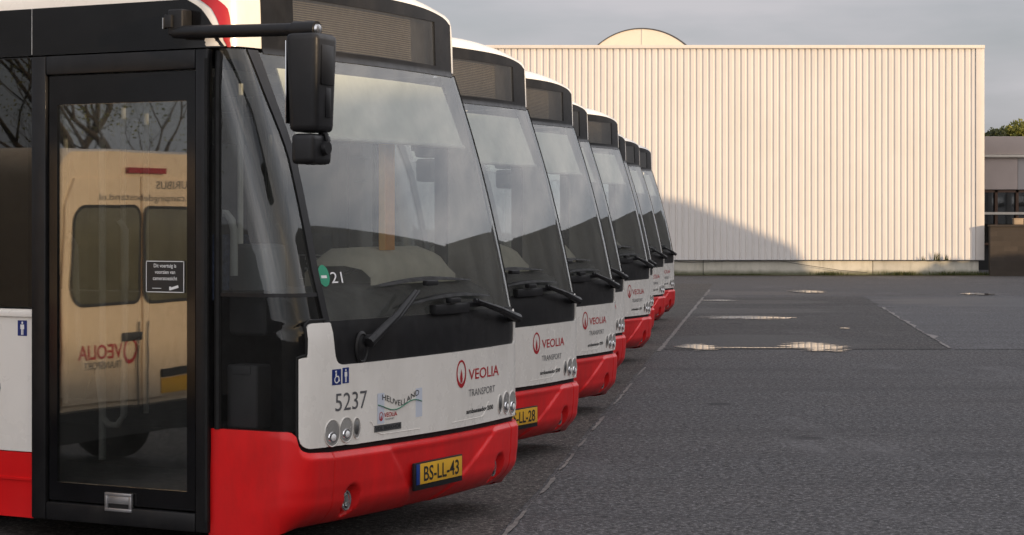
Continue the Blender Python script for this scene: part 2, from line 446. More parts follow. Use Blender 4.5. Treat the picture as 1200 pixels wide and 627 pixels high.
    ub = sorted(set([round(x, 4) for x in frange(side_u(-.545, .4), -1.30, 4)+frange(-1.29, -1.12, 16)+frange(-1.12, 1.12, 130)+frange(1.12, 1.5, 16)+[-.985, -.975, -.965, 1.01, 1.02, 1.03, 1.6]]))
    mb = MB(); cols_patch(mb, [(u, lo_b(u), hi_b(u)) for u in ub], 34, off_b, .05)
    bp = mb.build('bumper', 'red_paint', root, smooth=50); g['bumper'] = bp
    mb = MB(); mb.tube([P(u, z, off_b(u, z)-.003) for u, z in [(-.975, zz) for zz in frange(.2, .56, 12)]], .0035, 6)
    mb.build('panel_seam', 'rubber', bp)
    for cu in (-.81, .86):
        n_ = normal_at(cu, .292); c = P(cu, .292, -.012)
        mb = MB(); mb.lathe([(.002, -.02), (.046, -.02), (.050, .0), (.046, .006), (.040, .004), (.0, -.006)], c, n_, seg=24, sx=.85, sz=1.15); fl = mb.build('fog_light', 'chrome', bp)
        mb = MB(); mb.lathe([(.04, .002), (.03, .009), (.0, .012)], c, n_, seg=24, sx=.85, sz=1.15); mb.build('lens', 'lens_glass', fl)
    # ---- headlights: three ovals each side
    for u, z, sx, sz, sl in ((-.972, .668, .062, .070, 1), (-.855, .676, .056, .066, 1), (-.765, .678, .032, .055, 1), (1.085, .668, .058, .070, 1), (.985, .676, .054, .066, 1), (.885, .676, .032, .055, 1)):
        n_ = normal_at(u, z); c = P(u, z, .012)
        mb = MB(); mb.lathe([(1.06, -.015), (1.06, .004), (1.02, .008), (.94, .004)], c, n_, seg=30, sx=sx, sz=sz)
        rim = mb.build('headlight', 'lamp_bezel', wp)
        mb = MB(); mb.lathe([(1.0, .005), (.85, .001), (.5, -.004 if 0 else .002), (.30, .0022), (.0, .0045)], c, n_, seg=30, sx=sx, sz=sz); mb.build('reflector', 'lamp_silver', rim)
        if sx > .05:
            c2 = c+Vector((0, 0, -.022))
            mb = MB(); mb.lathe([(.55, .004), (.50, .010), (.30, .013), (0, .015)], c2, n_, seg=24, sx=sx, sz=sz*.8); mb.build('lens', 'chrome', rim)
            mb = MB(); mb.lathe([(.34, .0145), (.2, .019), (0, .021)], c2, n_, seg=20, sx=sx, sz=sz*.8); mb.build('bulb', 'ink_white', rim)
        else:
            mb = MB(); mb.lathe([(.7, .004), (.4, .012), (0, .015)], c, n_, seg=20, sx=sx, sz=sz); mb.build('lens', 'badge_grey', rim)
    # ---- lettering common to every bus
    mb = MB(); emblem(mb, .337, .898, 1.0, .0155); lg = mb.build('operator_logo', 'ink_red', wp, smooth=0)
    surf_text('lettering', 'VEOLIA', .432, .856, .062, 'ink_red', lg, bold=.012, off=.0155, width=.435)
    surf_text('lettering', 'TRANSPORT', .432, .757, .042, 'ink_grey', lg, off=.0155, width=.375)
    surf_text('model_lettering', 'ambassador200', .40, .657, .026, 'ink_black', wp, bold=.03, off=.0155, width=.38)
    # ---- number plate
    pe = -.012
    mb = MB(); mb.box((0, 0, 0), (.02, .54, .155), .004); pl = mb.build('number_plate', 'black_plastic', bp)
    pl.location = (bul(0)+.035, .015, .358); g['plate'] = pl
    mb = MB(); mb.box((.012, .018, .012), (.006, .478, .115), .002); mb.build('plate_face', 'plate_yellow', pl)
    mb = MB(); mb.box((.012, -.240, .012), (.006, .034, .115), .002); mb.build('plate_band', 'plate_blue', pl)
    # ---- windscreen, pillars and corner glass
    pil_in = lambda z: lerp_tab([(1.25, -.968), (1.52, -.985), (1.79, -.975), (2.16, -.962), (2.43, -1.0), (2.72, -1.03)], z)
    pil_out = lambda z: pil_in(z)-lerp_tab([(1.25, .045), (1.6, .05), (2.3, .06), (2.72, .085)], z)
    mb = MB(); rows_patch(mb, 1.25, 2.705, pil_in, 1.175, 24, 36, .002); g['ws'] = mb.build('windscreen', 'windscreen_glass', root, smooth=60)
    mb = MB(); rows_patch(mb, 1.25, 2.715, pil_out, pil_in, 20, 3, .012, .03); mb.build('pillar', 'black_satin', root, smooth=50)
    mb = MB(); rows_patch(mb, 1.24, 2.715, 1.170, 1.205, 20, 2, .007, .02); mb.build('windscreen_seal', 'rubber', root, smooth=50)
    mb = MB(); rows_patch(mb, 1.24, 2.715, 1.205, lambda z: -side_u(-.56, z), 20, 8, .006, .03); mb.build('pillar', 'white_paint', root, smooth=50)
    mb = MB(); rows_patch(mb, 1.405, 2.715, lambda z: min(side_u(-.50, z), -1.20), pil_out, 20, 14, .004); mb.build('corner_window', 'corner_glass', root, smooth=60)
    low_r = lambda z: -1.207 if z < 1.08 else (-1.154 if z < 1.24 else pil_out(z))
    mb = MB(); rows_patch(mb, .69, 1.40, lambda z: side_u(-.50, z), low_r, 30, 14, .004); mb.build('corner_panel', 'dark_glass', root, smooth=60)
    mb = MB(); mb.box((-.40, -1.11, .86), (.20, .14, .34), .02); mb.box((-.40, -1.112, 1.0), (.12, .15, .05), .01); mb.build('control_box', 'grey_plastic', root)
    mb = MB(); mb.tube([P(side_u(-.50, z), z, .0) for z in frange(.69, 2.70, 14)], .022, 8); mb.build('corner_seal', 'rubber', root)
    mb = MB(); rows_patch(mb, 1.395, 1.415, lambda z: side_u(-.50, z), pil_out, 1, 14, .008, .02); mb.build('corner_trim', 'black_satin', root, smooth=50)
    # seals hiding the white panel edge
    mb = MB(); mb.tube([P(-1.212, z, .006) for z in frange(.60, 1.08, 8)]+[P(-1.165, 1.09, .006)]+[P(-1.160, z, .006) for z in frange(1.1, 1.25, 4)]+[P(-1.13, 1.268, .006), P(-1.0, 1.27, .006)], .009, 8); mb.build('edge_seal', 'rubber', root)
    # ---- sun blind behind the screen
    mb = MB(); rows_patch(mb, 2.262, 2.63, lambda z: -.86, lambda z: lerp_tab([(2.2, 1.035), (2.63, .965)], z), 6, 16, -.035, .01); bl = mb.build('sun_blind', 'blind_cloth', root, smooth=50)
    mb = MB(); mb.tube([P(u, 2.255, -.04) for u in frange(-.87, 1.04, 16)], .013, 8); mb.build('blind_bar', 'rail_paint', bl)
    # ---- interior
    mb = MB(); mb.box((-6.3, 0, .34), (11.2, 2.36, .06)); mb.build('floor', 'dark_interior', root)
    mb = MB()
    sec = [(-.10, 1.22), (-.16, 1.36), (-.30, 1.42), (-.62, 1.42), (-.72, 1.30), (-.72, .5)]
    mb.grid([[Vector((x+bul(y)*.6, y, z)) for x, z in sec] for y in frange(-1.08, 1.12, 14)]); mb.build('dashboard', 'dark_interior', root, smooth=50)
    # instrument hood across the driver's side
    mb = MB()
    pr = [(-.34, 1.40), (-.34, 1.52), (-.40, 1.60), (-.52, 1.64), (-.72, 1.63), (-.80, 1.56), (-.80, 1.40)]
    ys = frange(.02, 1.02, 12); Fg = []
    for i, y in enumerate(ys):
        k = min(1, min(i, len(ys)-1-i)/2.0); kk = .55+.45*math.sin(k*math.pi/2)
        Fg.append([Vector((x, y, 1.40+(z-1.40)*kk)) for x, z in pr])
    mb.grid(Fg); mb.build('instrument_hood', 'cowl_grey', root, smooth=50)
    mb = MB(); C = Vector((-.95, .62, 1.36)); ax = Vector((-.62, 0, .78)).normalized(); t1 = Vector((0, 1, 0)); t2 = ax.cross(t1)
    mb.tube([C+(t1*math.cos(a)+t2*math.sin(a))*.24 for a in frange(0, 2*math.pi, 28)], .016, 8)
    mb.tube([C-t1*.23, C, C+t1*.23], .014, 6); mb.tube([C, C-ax*.45], .03, 8); mb.build('steering_wheel', 'black_plastic', root)
    def seat(mb, x, y, z0, w=.45, h=.72):
        mb.box((x, y, z0), (.44, w, .11), .03); mb.box((x-.23, y, z0+h*.5), (.10, w, h), .035, Matrix.Rotation(R_(-8), 3, 'Y'))
        mb.box((x-.02, y, z0-.2), (.2, .12, .34), .01)
    mb = MB(); seat(mb, -1.55, .62, .86, .5, .85); mb.build('driver_seat', 'seat_cloth', root)
    mb = MB(); mb.box((-2.05, .62, 1.35), (.04, 1.1, 1.9), .01); mb.build('cab_partition', 'dark_interior', root)
    for i in range(9):
        for y in (-.78, .78):
            x = -3.2-.88*i
            if y > 0 and i == 0: continue
            mb = MB(); seat(mb, x, y-.23, .84); seat(mb, x, y+.23, .84); mb.build('passenger_seat', 'seat_cloth', root)
    mb = MB()
    mb.tube([(-1.47, -1.02, .45), (-1.47, -1.02, 2.5)], .02, 10)
    mb.tube([(-1.62, -1.14, 1.72), (-1.60, -1.10, 1.66), (-1.58, -1.10, 1.1), (-1.52, -1.10, .96), (-1.44, -1.10, .98), (-1.40, -1.10, .70), (-1.36, -1.10, .66), (-1.30, -1.10, .66), (-1.25, -1.10, .72), (-1.24, -1.10, 1.75), (-1.27, -1.12, 1.8)], .018, 8)
    mb.tube([(-.80, -.98, .45), (-.80, -.98, 2.4)], .02, 10)
    mb.build('handrail', 'rail_paint', root)
    for x, y in ((-1.05, -.28), (-1.9, -.30), (-2.0, .05), (-2.9, .35), (-2.9, -.4)):
        mb = MB(); mb.tube([(x, y, .4), (x, y, 2.6)], .017, 8); mb.build('handrail', 'rail_paint', root)
    mb = MB(); mb.box((-.98, .93, 2.0), (.10, .14, 1.25), .02); mb.box((-.93, .86, 2.12), (.10, .10, .16), .02); mb.build('cab_post', 'grey_plastic', root)
    mb = MB(); mb.tube([(-.52, -1.08, 1.50), (-.52, -1.08, 1.74), (-.535, -1.08, 1.80), (-.57, -1.08, 1.835), (-.63, -1.08, 1.84)], .021, 10); mb.build('grab_handle', 'rail_paint', root)
    mb = MB(); mb.box((-.52, -.86, 1.42), (.25, .22, .5), .04); mb.build('ticket_machine', 'grey_plastic', root)
    mb = MB(); mb.box((-1.15, -.85, .30), (1.15, .75, .04)); mb.box((-1.15, -1.10, .20), (1.15, .25, .04)); mb.build('entry_step', 'dark_interior', root)
    # ---- flanks
    for sg in (-1, 1):
        x1 = -1.765 if sg < 0 else -.56
        xs = sorted(set(frange(TAIL, x1, 40)+[c+.56*math.cos(a) for c in (FRONT_AXLE, REAR_AXLE) for a in frange(.001, math.pi-.001, 18)]))
        xs = [x for x in xs if TAIL <= x <= x1]
        def wall(lo, hi_, mat, name, off, thick=.03):
            F, B = [], []
            for x in xs:
                a = max(lo, arch(x)); h = max(hi_, a+.002)
                zs = [a+(h-a)*k/4 for k in range(5)]
                F.append([Vector((x, sg*(1.25+off), z)) for z in zs]); B.append([Vector((x, sg*(1.25+off-thick), z)) for z in zs])
            m_ = MB(); m_.grid(F, B); return m_.build(name, mat, root)
        if sg < 0 or True:
            wall(.13, .495, 'red_paint', 'skirt', .006)
            wall(.50, 1.30, 'white_paint', 'side_panel', .004)
        mb = MB()
        for k in range(3): mb.box(((TAIL+x1)/2, sg*1.258, .30+.0*k), (0.01, .004, .01))
        mb.bm.free()
        mb = MB(); mb.box(((TAIL+x1)/2, sg*1.258, .345), (x1-TAIL-.01, .012, .012)); mb.build('skirt_trim', 'red_paint', root)
        mb = MB(); mb.box(((TAIL+x1)/2, sg*1.2585, 1.272), (x1-TAIL-.01, .014, .030), .003); mb.build('waist_rail', 'white_paint', root)
        xw = frange(TAIL+.1, x1-(.0 if sg < 0 else .0), 8)
        for a, b in zip(xw, xw[1:]):
            mb = MB(); mb.box(((a+b)/2, sg*1.245, 2.01), (b-a-.02, .008, 1.40)); mb.build('side_window', 'black_window' if sg < 0 else 'clear_window', root)
        mb = MB()
        for a in xw: mb.box((a, sg*1.235, 2.01), (.10, .02, 1.40))
        mb.box(((TAIL+x1)/2, sg*1.235, 2.70), (x1-TAIL, .02, .03)); mb.build('window_pillar', 'black_satin', root)
        # dark cantrail above the windows and the door
        if sg < 0:
            arc = lambda z: lerp_tab([(2.725, -1.235), (2.76, -1.262), (2.80, -1.275), (2.837, -1.297), (2.88, -1.325), (2.925, -1.36), (2.95, -1.395), (2.985, -1.46)], z)
            mb = MB(); rows_patch(mb, 2.722, 2.985, lambda z: side_u(-1.775, z), arc, 14, 10, .006, .01); mb.build('cantrail_panel', 'black_gloss', root)
            mb = MB(); rows_patch(mb, 2.722, 2.985, lambda z: side_u(TAIL+.02, z), lambda z: side_u(-1.785, z), 3, 14, .004, .01); mb.build('cantrail_panel', 'black_gloss', root)
            mb = MB(); rows_patch(mb, 2.722, 3.02, lambda z: arc(z)+lerp_tab([(2.72, .012), (2.83, .035), (2.98, .075), (3.02, .09)], z), lambda z: arc(z)+lerp_tab([(2.72, .03), (2.83, .092), (2.98, .178), (3.02, .20)], z), 16, 4, .003, .004); mb.build('swoosh_stripe', 'ink_red', root)
        else:
            mb = MB(); rows_patch(mb, 2.722, 2.985, lambda z: -side_u(-.7, z), lambda z: -side_u(TAIL+.02, z), 3, 14, .004, .01); mb.build('cantrail_panel', 'black_gloss', root)
    mb = MB(); mb.box((TAIL-.02, 0, 1.5), (.06, 2.46, 2.7), .02); mb.build('rear_wall', 'white_paint', root)
    mb = MB(); mb.box((-6.2, 0, .27), (11.3, 2.2, .08)); mb.box((-5, 0, .45), (8, 1.3, .3)); mb.build('chassis', 'underside', root)
    # ---- wheels
    for ax_ in (FRONT_AXLE, REAR_AXLE):
        for sg in (-1, 1):
            c = Vector((ax_, sg*1.06, .475))
            mb = MB(); mb.lathe([(.30, -.14), (.44, -.14), (.475, -.11), (.475, .11), (.44, .14), (.31, .14)], c, (0, sg, 0), seg=36); w = mb.build('wheel', 'tyre', root)
            mb = MB(); mb.lathe([(.31, .135), (.30, .10), (.16, .06), (.12, .10), (.0, .11)], c, (0, sg, 0), seg=30); mb.build('rim', 'steel', w)
    # ---- the door
    dx0, dx1, dz0, dz1 = -1.757, -.542, .135, 2.712
    mb = MB(); y = -1.262
    t = .105
    for (a, b, c_, d) in ((dx0, dx0+t, dz0, dz1), (dx1-t*.8, dx1, dz0, dz1), (dx0+t, dx1-t*.8, dz1-t, dz1), (dx0+t, dx1-t*.8, dz0, dz0+.10)):
        mb.box(((a+b)/2, y, (c_+d)/2), (b-a-.002, .05, d-c_), .012)
    door = mb.build('door', 'black_satin', root)
    mb = MB(); gx0, gx1, gz0, gz1 = dx0+t+.012, dx1-t*.8-.012, .245, 2.60
    for (a, b, c_, d) in ((gx0, gx0+.055, gz0, gz1), (gx1-.055, gx1, gz0, gz1), (gx0+.055, gx1-.055, 2.44, gz1), (gx0+.055, gx1-.055, gz0, .345)):
        mb.box(((a+b)/2, -1.258, (c_+d)/2), (b-a, .02, d-c_))
    mb.build('glass_border', 'black_gloss', door)
    mb = MB(); mb.box(((gx0+gx1)/2, -1.254, (.345+2.44)/2), (gx1-gx0-.1, .006, 2.10)); mb.build('door_pane', 'door_glass', door, smooth=0)
    mb = MB(); hx_, hz = -1.14, .262
    mb.box((hx_, -1.283, hz+.042), (.185, .02, .018), .004); mb.box((hx_, -1.283, hz-.042), (.185, .02, .018), .004)
    mb.box((hx_-.082, -1.283, hz), (.02, .02, .07), .004); mb.box((hx_+.082, -1.283, hz), (.02, .02, .07), .004); mb.box((hx_, -1.279, hz+.012), (.15, .015, .045), .006)
    hd = mb.build('door_handle', 'handle_metal', door)
    mb = MB(); mb.box((hx_, -1.274, hz-.015), (.15, .012, .05)); mb.build('handle_recess', 'black_plastic', hd)
    mb = MB(); mb.tube([(dx1-.006, -1.288, .2), (dx1-.006, -1.288, 2.66)], .012, 8); mb.build('door_seal', 'rubber', door)
    # door notice
    mb = MB(); mb.box((-.845, -1.2590, 1.495), (.265, .002, .172)); st = mb.build('notice_sticker', 'ink_black', door)
    mb = MB()
    for (cx, cz, w, h) in ((-.845, 1.578, .255, .004), (-.845, 1.412, .255, .004), (-.9705, 1.495, .004, .17), (-.7195, 1.495, .004, .17)): mb.box((cx, -1.2605, cz), (w, .001, h))
    mb.build('sticker_edge', 'ink_white', st)
    for i, tx in enumerate(('Dit voertuig is', 'voorzien van', 'cameratoezicht')):
        vs_, fs, w = text_geo(tx, .020, .92, .01)
        mb = MB(); mb.add([(-.845-w/2+x, -1.2606, 1.545-.034*i+z) for x, z in vs_], fs); mb.build('sticker_text', 'ink_white', st, smooth=0)
    mb = MB(); mb.box((-.78, -1.2606, 1.437), (.05, .001, .014), 0, Matrix.Rotation(R_(-15), 3, 'Y')); mb.box((-.81, -1.2606, 1.432), (.012, .001, .02)); mb.box((-.90, -1.2606, 1.432), (.06, .001, .003)); mb.build('camera_symbol', 'ink_white', st)
    # ---- mirror on its long arm
    mb = MB()
    mb.box((-.715, -1.30, 2.855), (.10, .09, .14), .015); mb.box((-.75, -1.35, 2.86), (.05, .03, .07), .006)
    mb.tube([(-.74, -1.31, 2.805), (-.66, -1.33, 2.80), (-.2, -1.40, 2.782), (.14, -1.425, 2.772)], [.034, .036, .034, .034], 12)
    mb.tube([(.10, -1.42, 2.773), (.245, -1.43, 2.768)], .042, 12); arm = mb.build('mirror_arm', 'black_plastic', root)
    mb = MB(); mb.box((-.778, -1.352, 2.85), (.006, .03, .06)); mb.lathe([(0, 0), (.028, 0), (.024, .012), (0, .016)], (.246, -1.43, 2.768), (1, 0, 0), seg=14); mb.build('reflector', 'steel', arm)
    mb = MB(); mb.box((.205, -1.42, 2.495), (.185, .235, .50), .035, Matrix.Rotation(R_(6), 3, 'Z'), taper=.86)
    hs = mb.build('mirror_housing', 'black_plastic', arm, smooth=40)
    Mz = Matrix.Rotation(R_(6), 3, 'Z'); hc = Vector((.205, -1.42, 2.495))
    mb = MB(); mb.box(hc+Mz @ Vector((.084, .02, -.10)), (.006, .055, .15), .002, Mz); mb.box(hc+Mz @ Vector((.091, .0, .09)), (.006, .13, .20), .002, Mz); mb.build('cover_plate', 'black_satin', hs)
    mb = MB(); mb.box((.108, -1.43, 2.50), (.004, .19, .42), .001, Matrix.Rotation(R_(6), 3, 'Z')); mb.build('mirror_glass', 'chrome', hs)
    mb = MB(); mb.tube([(.235, -1.39, 2.25), (.27, -1.385, 2.235), (.28, -1.385, 2.19), (.25, -1.39, 2.165)], .014, 8); mb.box((.205, -1.42, 2.16), (.13, .21, .155), .03, Matrix.Rotation(R_(6), 3, 'Z'))
    mb.lathe([(0, .03), (.032, .03), (.04, 0), (.04, -.03)], (.265, -1.40, 2.165), (1, 0, 0), seg=18); mb.build('wide_angle_mirror', 'black_plastic', arm, smooth=40)
    # ---- wipers
    def wiper(piv, elbow, b0, b1, arched):
        mb = MB()
        pv, el = P(*piv, .05), P(*elbow, .075)
        mid = (pv+el)/2+normal_at(*elbow)*.02
        mb.tube([P(*piv, -.0), pv], .03, 12); mb.tube([pv+(pv-mid)*.12, pv, mid, el], [.03, .028, .020, .014], 10)
        mb.tube([pv+Vector((.012, .022, 0)), mid+Vector((.012, .025, .0)), el+Vector((.01, .02, 0))], .010, 8)
        w_ = mb.build('wiper', 'black_plastic', root)
        mb = MB(); n_ = 16; F, B = [], []
        for i in range(n_+1):
            s_ = i/n_; u = b0[0]+(b1[0]-b0[0])*s_; z = b0[1]+(b1[1]-b0[1])*s_; h = .007+.012*math.sin(math.pi*s_)**.8; bow = arched*math.sin(math.pi*s_)
            F.append([P(u, z+bow-h*.5, .018), P(u, z+bow-h*.4, .055), P(u, z+bow+h*.5, .050), P(u, z+bow+h*.7, .018)])
        mb.grid(F); mb.build('wiper_blade', 'rubber', w_, smooth=50)
        mb = MB(); mb.box(P((b0[0]+b1[0])/2, (b0[1]+b1[1])/2, .06), (.04, .12, .03), .008); mb.build('blade_clip', 'black_plastic', w_)
    wiper((-.67, 1.15), (-.22, 1.40), (-.52, 1.437), (.49, 1.446), .022)
    wiper((1.07, 1.20), (.45, 1.325), (-.30, 1.325), (.72, 1.345), .028)
    mb = MB(); mb.box(P(.22, 1.285, .02), (.05, .40, .06), .012); mb.box(P(.52, 1.30, .025), (.05, .3, .03), .008); mb.build('wiper_linkage', 'black_plastic', root)
    mb = MB(); mb.lathe([(.075, 0), (.078, .008), (.066, .016), (.060, .010), (.03, .014), (.0, .03)], P(-.71, 1.11, .002), normal_at(-.72, 1.1), seg=24, sx=.75, sz=1.15); mb.build('wiper_boss', 'black_plastic', root)
    # ---- roof marker lights
    for u in (-.86, .86):
        mb = MB(); p = Vector((-.56, u, 3.112)); mb.box(p+Vector((0, 0, .008)), (.06, .045, .014), .004); ml = mb.build('marker_light', 'black_plastic', root)
        mb = MB(); mb.box(p+Vector((0, 0, .026)), (.05, .036, .026), .010); mb.build('lens', 'amber', ml)
    # ---- pictograms on the front and side
    def picto(mk, wheel, name, parent):
        mb = MB(); mb.add([mk(x, z, 0) for x, z in ((-.5, -.58), (.5, -.58), (.5, .58), (-.5, .58))], [(0, 1, 2, 3)]); o = mb.build(name, 'sticker_blue', parent, smooth=0)
        mb = MB(); disc = lambda cx, cz, r: mb.add([mk(cx+r*math.cos(a), cz+r*math.sin(a), 1) for a in frange(0, 2*math.pi, 12)[:-1]], [tuple(range(12))])
        poly = lambda *p: mb.add([mk(x, z, 1) for x, z in p], [tuple(range(len(p)))])
        if wheel:
            disc(-.08, .40, .09); poly((-.14, .28), (0, .28), (.0, .10), (.22, .08), (.22, 0), (-.14, 0)); poly((.16, .02), (.26, .02), (.36, -.32), (.26, -.36))
            pts0 = [(.0+.27*math.cos(a), -.20+.27*math.sin(a)) for a in frange(R_(120), R_(380), 14)]; pts1 = [(.0+.18*math.cos(a), -.20+.18*math.sin(a)) for a in frange(R_(120), R_(380), 14)]
            mb.grid([[mk(x, z, 1) for x, z in pts0], [mk(x, z, 1) for x, z in pts1]])
        else:
            disc(0, .40, .10); poly((-.20, .27), (.20, .27), (.20, -.08), (.12, -.08), (.12, .12), (-.12, .12), (-.12, -.08), (-.20, -.08)); poly((-.12, .12), (.12, .12), (.12, -.50), (.02, -.50), (.02, -.1), (-.02, -.1), (-.02, -.50), (-.12, -.50))
        mb.build('symbol', 'ink_white', o, smooth=0)
    picto(lambda x, z, k: P(-.935+.075*x, .964+.072*z, .0155+.0008*k), True, 'wheelchair_pictogram', wp)
    picto(lambda x, z, k: P(-.858+.055*x, .968+.072*z, .0155+.0008*k), False, 'passenger_pictogram', wp)
    picto(lambda x, z, k: Vector((-1.847+.068*x, -1.2555-.001*k, 1.193+.075*z)), False, 'passenger_pictogram', root)
    # ---- green disc on the windscreen
    mb = MB(); surf_poly(mb, ring_pts(-.94, 1.503, .046, .058)[:-1], .006); gs = mb.build('green_sticker', 'sticker_green', g['ws'], smooth=0)
    mb = MB(); surf_poly(mb, [(-.965, 1.49), (-.918, 1.49), (-.918, 1.505), (-.965, 1.505)], .007); mb.build('sticker_label', 'ink_white', gs, smooth=0)
    return root, g

def plate_text(pl, txt):
    vs_, fs, w = text_geo(txt, .082, 1, .012); k = .40/w
    mb = MB(); mb.add([(.0162, .018-.20+x*k, .012-.041+z) for x, z in vs_], fs); return mb.build('plate_lettering', 'ink_black', pl, smooth=0)

YAW = R_(-28)
def bus_origin(X, D, yaw=YAW):
    hx = Vector((math.cos(yaw), math.sin(yaw), 0)); lf = Vector((-math.sin(yaw), math.cos(yaw), 0))
    return Vector((X, D, 0))-hx*(-.018)-lf*1.17
SPOTS = [(0, 12.8, 0), (.489, 16.2, -.025), (.963, 19.53, -.018), (1.229, 22.8, -.027), (1.758, 26.37, .012), (2.07, 30.29, -.045), (2.513, 34.07, -.01), (2.922, 37.19, -.008)]
LABELS = ['nearest red and white bus in the row, fleet number 5237 on its front',
 'second bus from the camera, its yellow plate ending in 28 showing past the nearest bus',
 'third bus from the camera, its ring emblem half hidden by the second bus',
 'fourth bus from the camera, set back so only a narrow strip of its front shows',
 'fifth bus from the camera, its whole red lettering readable between two set back buses',
 'sixth bus from the camera, only a sliver of its windscreen and headlights showing',
 'seventh bus from the camera, directly before the last bus of the row',
 'farthest bus, last of the row, standing against the ribbed wall in the picture']
bus, G = make_bus(LABELS[0], bus_origin(*SPOTS[0][:2]), YAW)

def copy_tree(o, parent=None):
    c = o.copy(); COL.objects.link(c)
    if parent: c.parent = parent
    for ch in list(o.children): copy_tree(ch, c)
    return c
roots = [bus]
for i in range(1, 8):
    r = copy_tree(bus); X, D, dz = SPOTS[i]
    yw = YAW+R_((0, -.5, .3, -.4, .5, -.3, .4, .2)[i]); r.rotation_euler.z = yw
    r.location = bus_origin(X, D, yw); r['label'] = LABELS[i]; roots.append(r)
    for ch in r.children:
        if not ch.name.startswith('wheel'): ch.location.z += dz
def drop(o):
    for c in list(o.children): drop(c)
    bpy.data.objects.remove(o)
for r in roots[2:]:                              # no plate is to be seen on the buses further back
    for c in list(r.children):
        for p in list(c.children):
            if p.name.startswith('number_plate'): drop(p)
# what only the first two buses show
wp = G['front_panel']
fn = surf_text('fleet_number', '5237', -.945, .782, .095, 'ink_grey', wp, off=.0155, width=.275)
mb = MB(); surf_poly(mb, [(-.575, .682), (-.125, .690), (-.125, .852), (-.575, .850)], .0155); hs = mb.build('region_sticker', 'sticker_pale', wp, smooth=0)
wv = lambda x: .022*math.cos(2*math.pi*(x/.36)*.95+.15)
surf_text('lettering', 'HEUVELLAND', -.53, .790, .032, 'ink_black', hs, off=.0163, wave=wv, width=.37)
mb = MB(); mb.tube([P(-.57+.44*t, .770+.020*math.cos(2*math.pi*t*1.12+2.9+math.pi*1.25), .0163) for t in frange(0, 1, 30)], .0028, 6); mb.build('hill_line', 'ink_green', hs)
mb = MB(); emblem(mb, -.54, .722, .30, .0163); lg = mb.build('operator_logo', 'ink_red', hs, smooth=0)
surf_text('lettering', 'VEOLIA', -.512, .716, .024, 'ink_red', lg, bold=.012, off=.0163, width=.125)
surf_text('lettering', 'TRANSPORT', -.505, .698, .010, 'ink_grey', lg, off=.0163, width=.09)
mb = MB(); cols_patch(mb, [(u, .640, .676) for u in frange(-.605, -.345, 8)], 1, .0165, .002); bd = mb.build('maker_badge', 'badge_grey', wp)
surf_text('lettering', 'VDL BERKHOF', -.595, .648, .020, 'ink_black', bd, bold=.02, off=.0172, width=.24)
vs_, fs, w = text_geo('21', .06, 1, 0)
mb = MB(); mb.add([P(-.885+x*1.5, 1.462+z, .006) for x, z in vs_], fs); mb.build('route_number', 'ink_white', G['ws'], smooth=0)
vs_, fs, w = text_geo('3', .30, 1, .02)
mb = MB(); mb.add([(-2.008-w+x, -1.2555, .765+z) for x, z in vs_], fs); mb.build('side_digit', 'ink_black', bus, smooth=0)
plate_text(G['plate'], 'BS-LL-43')
plain('glint_orange', (.95, .50, .14), .8, var=.15, scale=9)
mb = MB(); mb.grid([[Vector((-.46+.035*math.sin(k*1.1), .31+.012*k, z)) for k in range(13)] for z in (1.62, 1.9, 2.26)]); mb.build('glint_strip', 'glint_orange', bus, smooth=70)  # orange strip added to stand in for a warm glint in the windscreen
def find(o, nm):
    for c in o.children:
        if c.name.split('.')[0] == nm: return c
        f = find(c, nm)
        if f: return f
plate_text(find(roots[1], 'number_plate'), 'BS-LL-28')

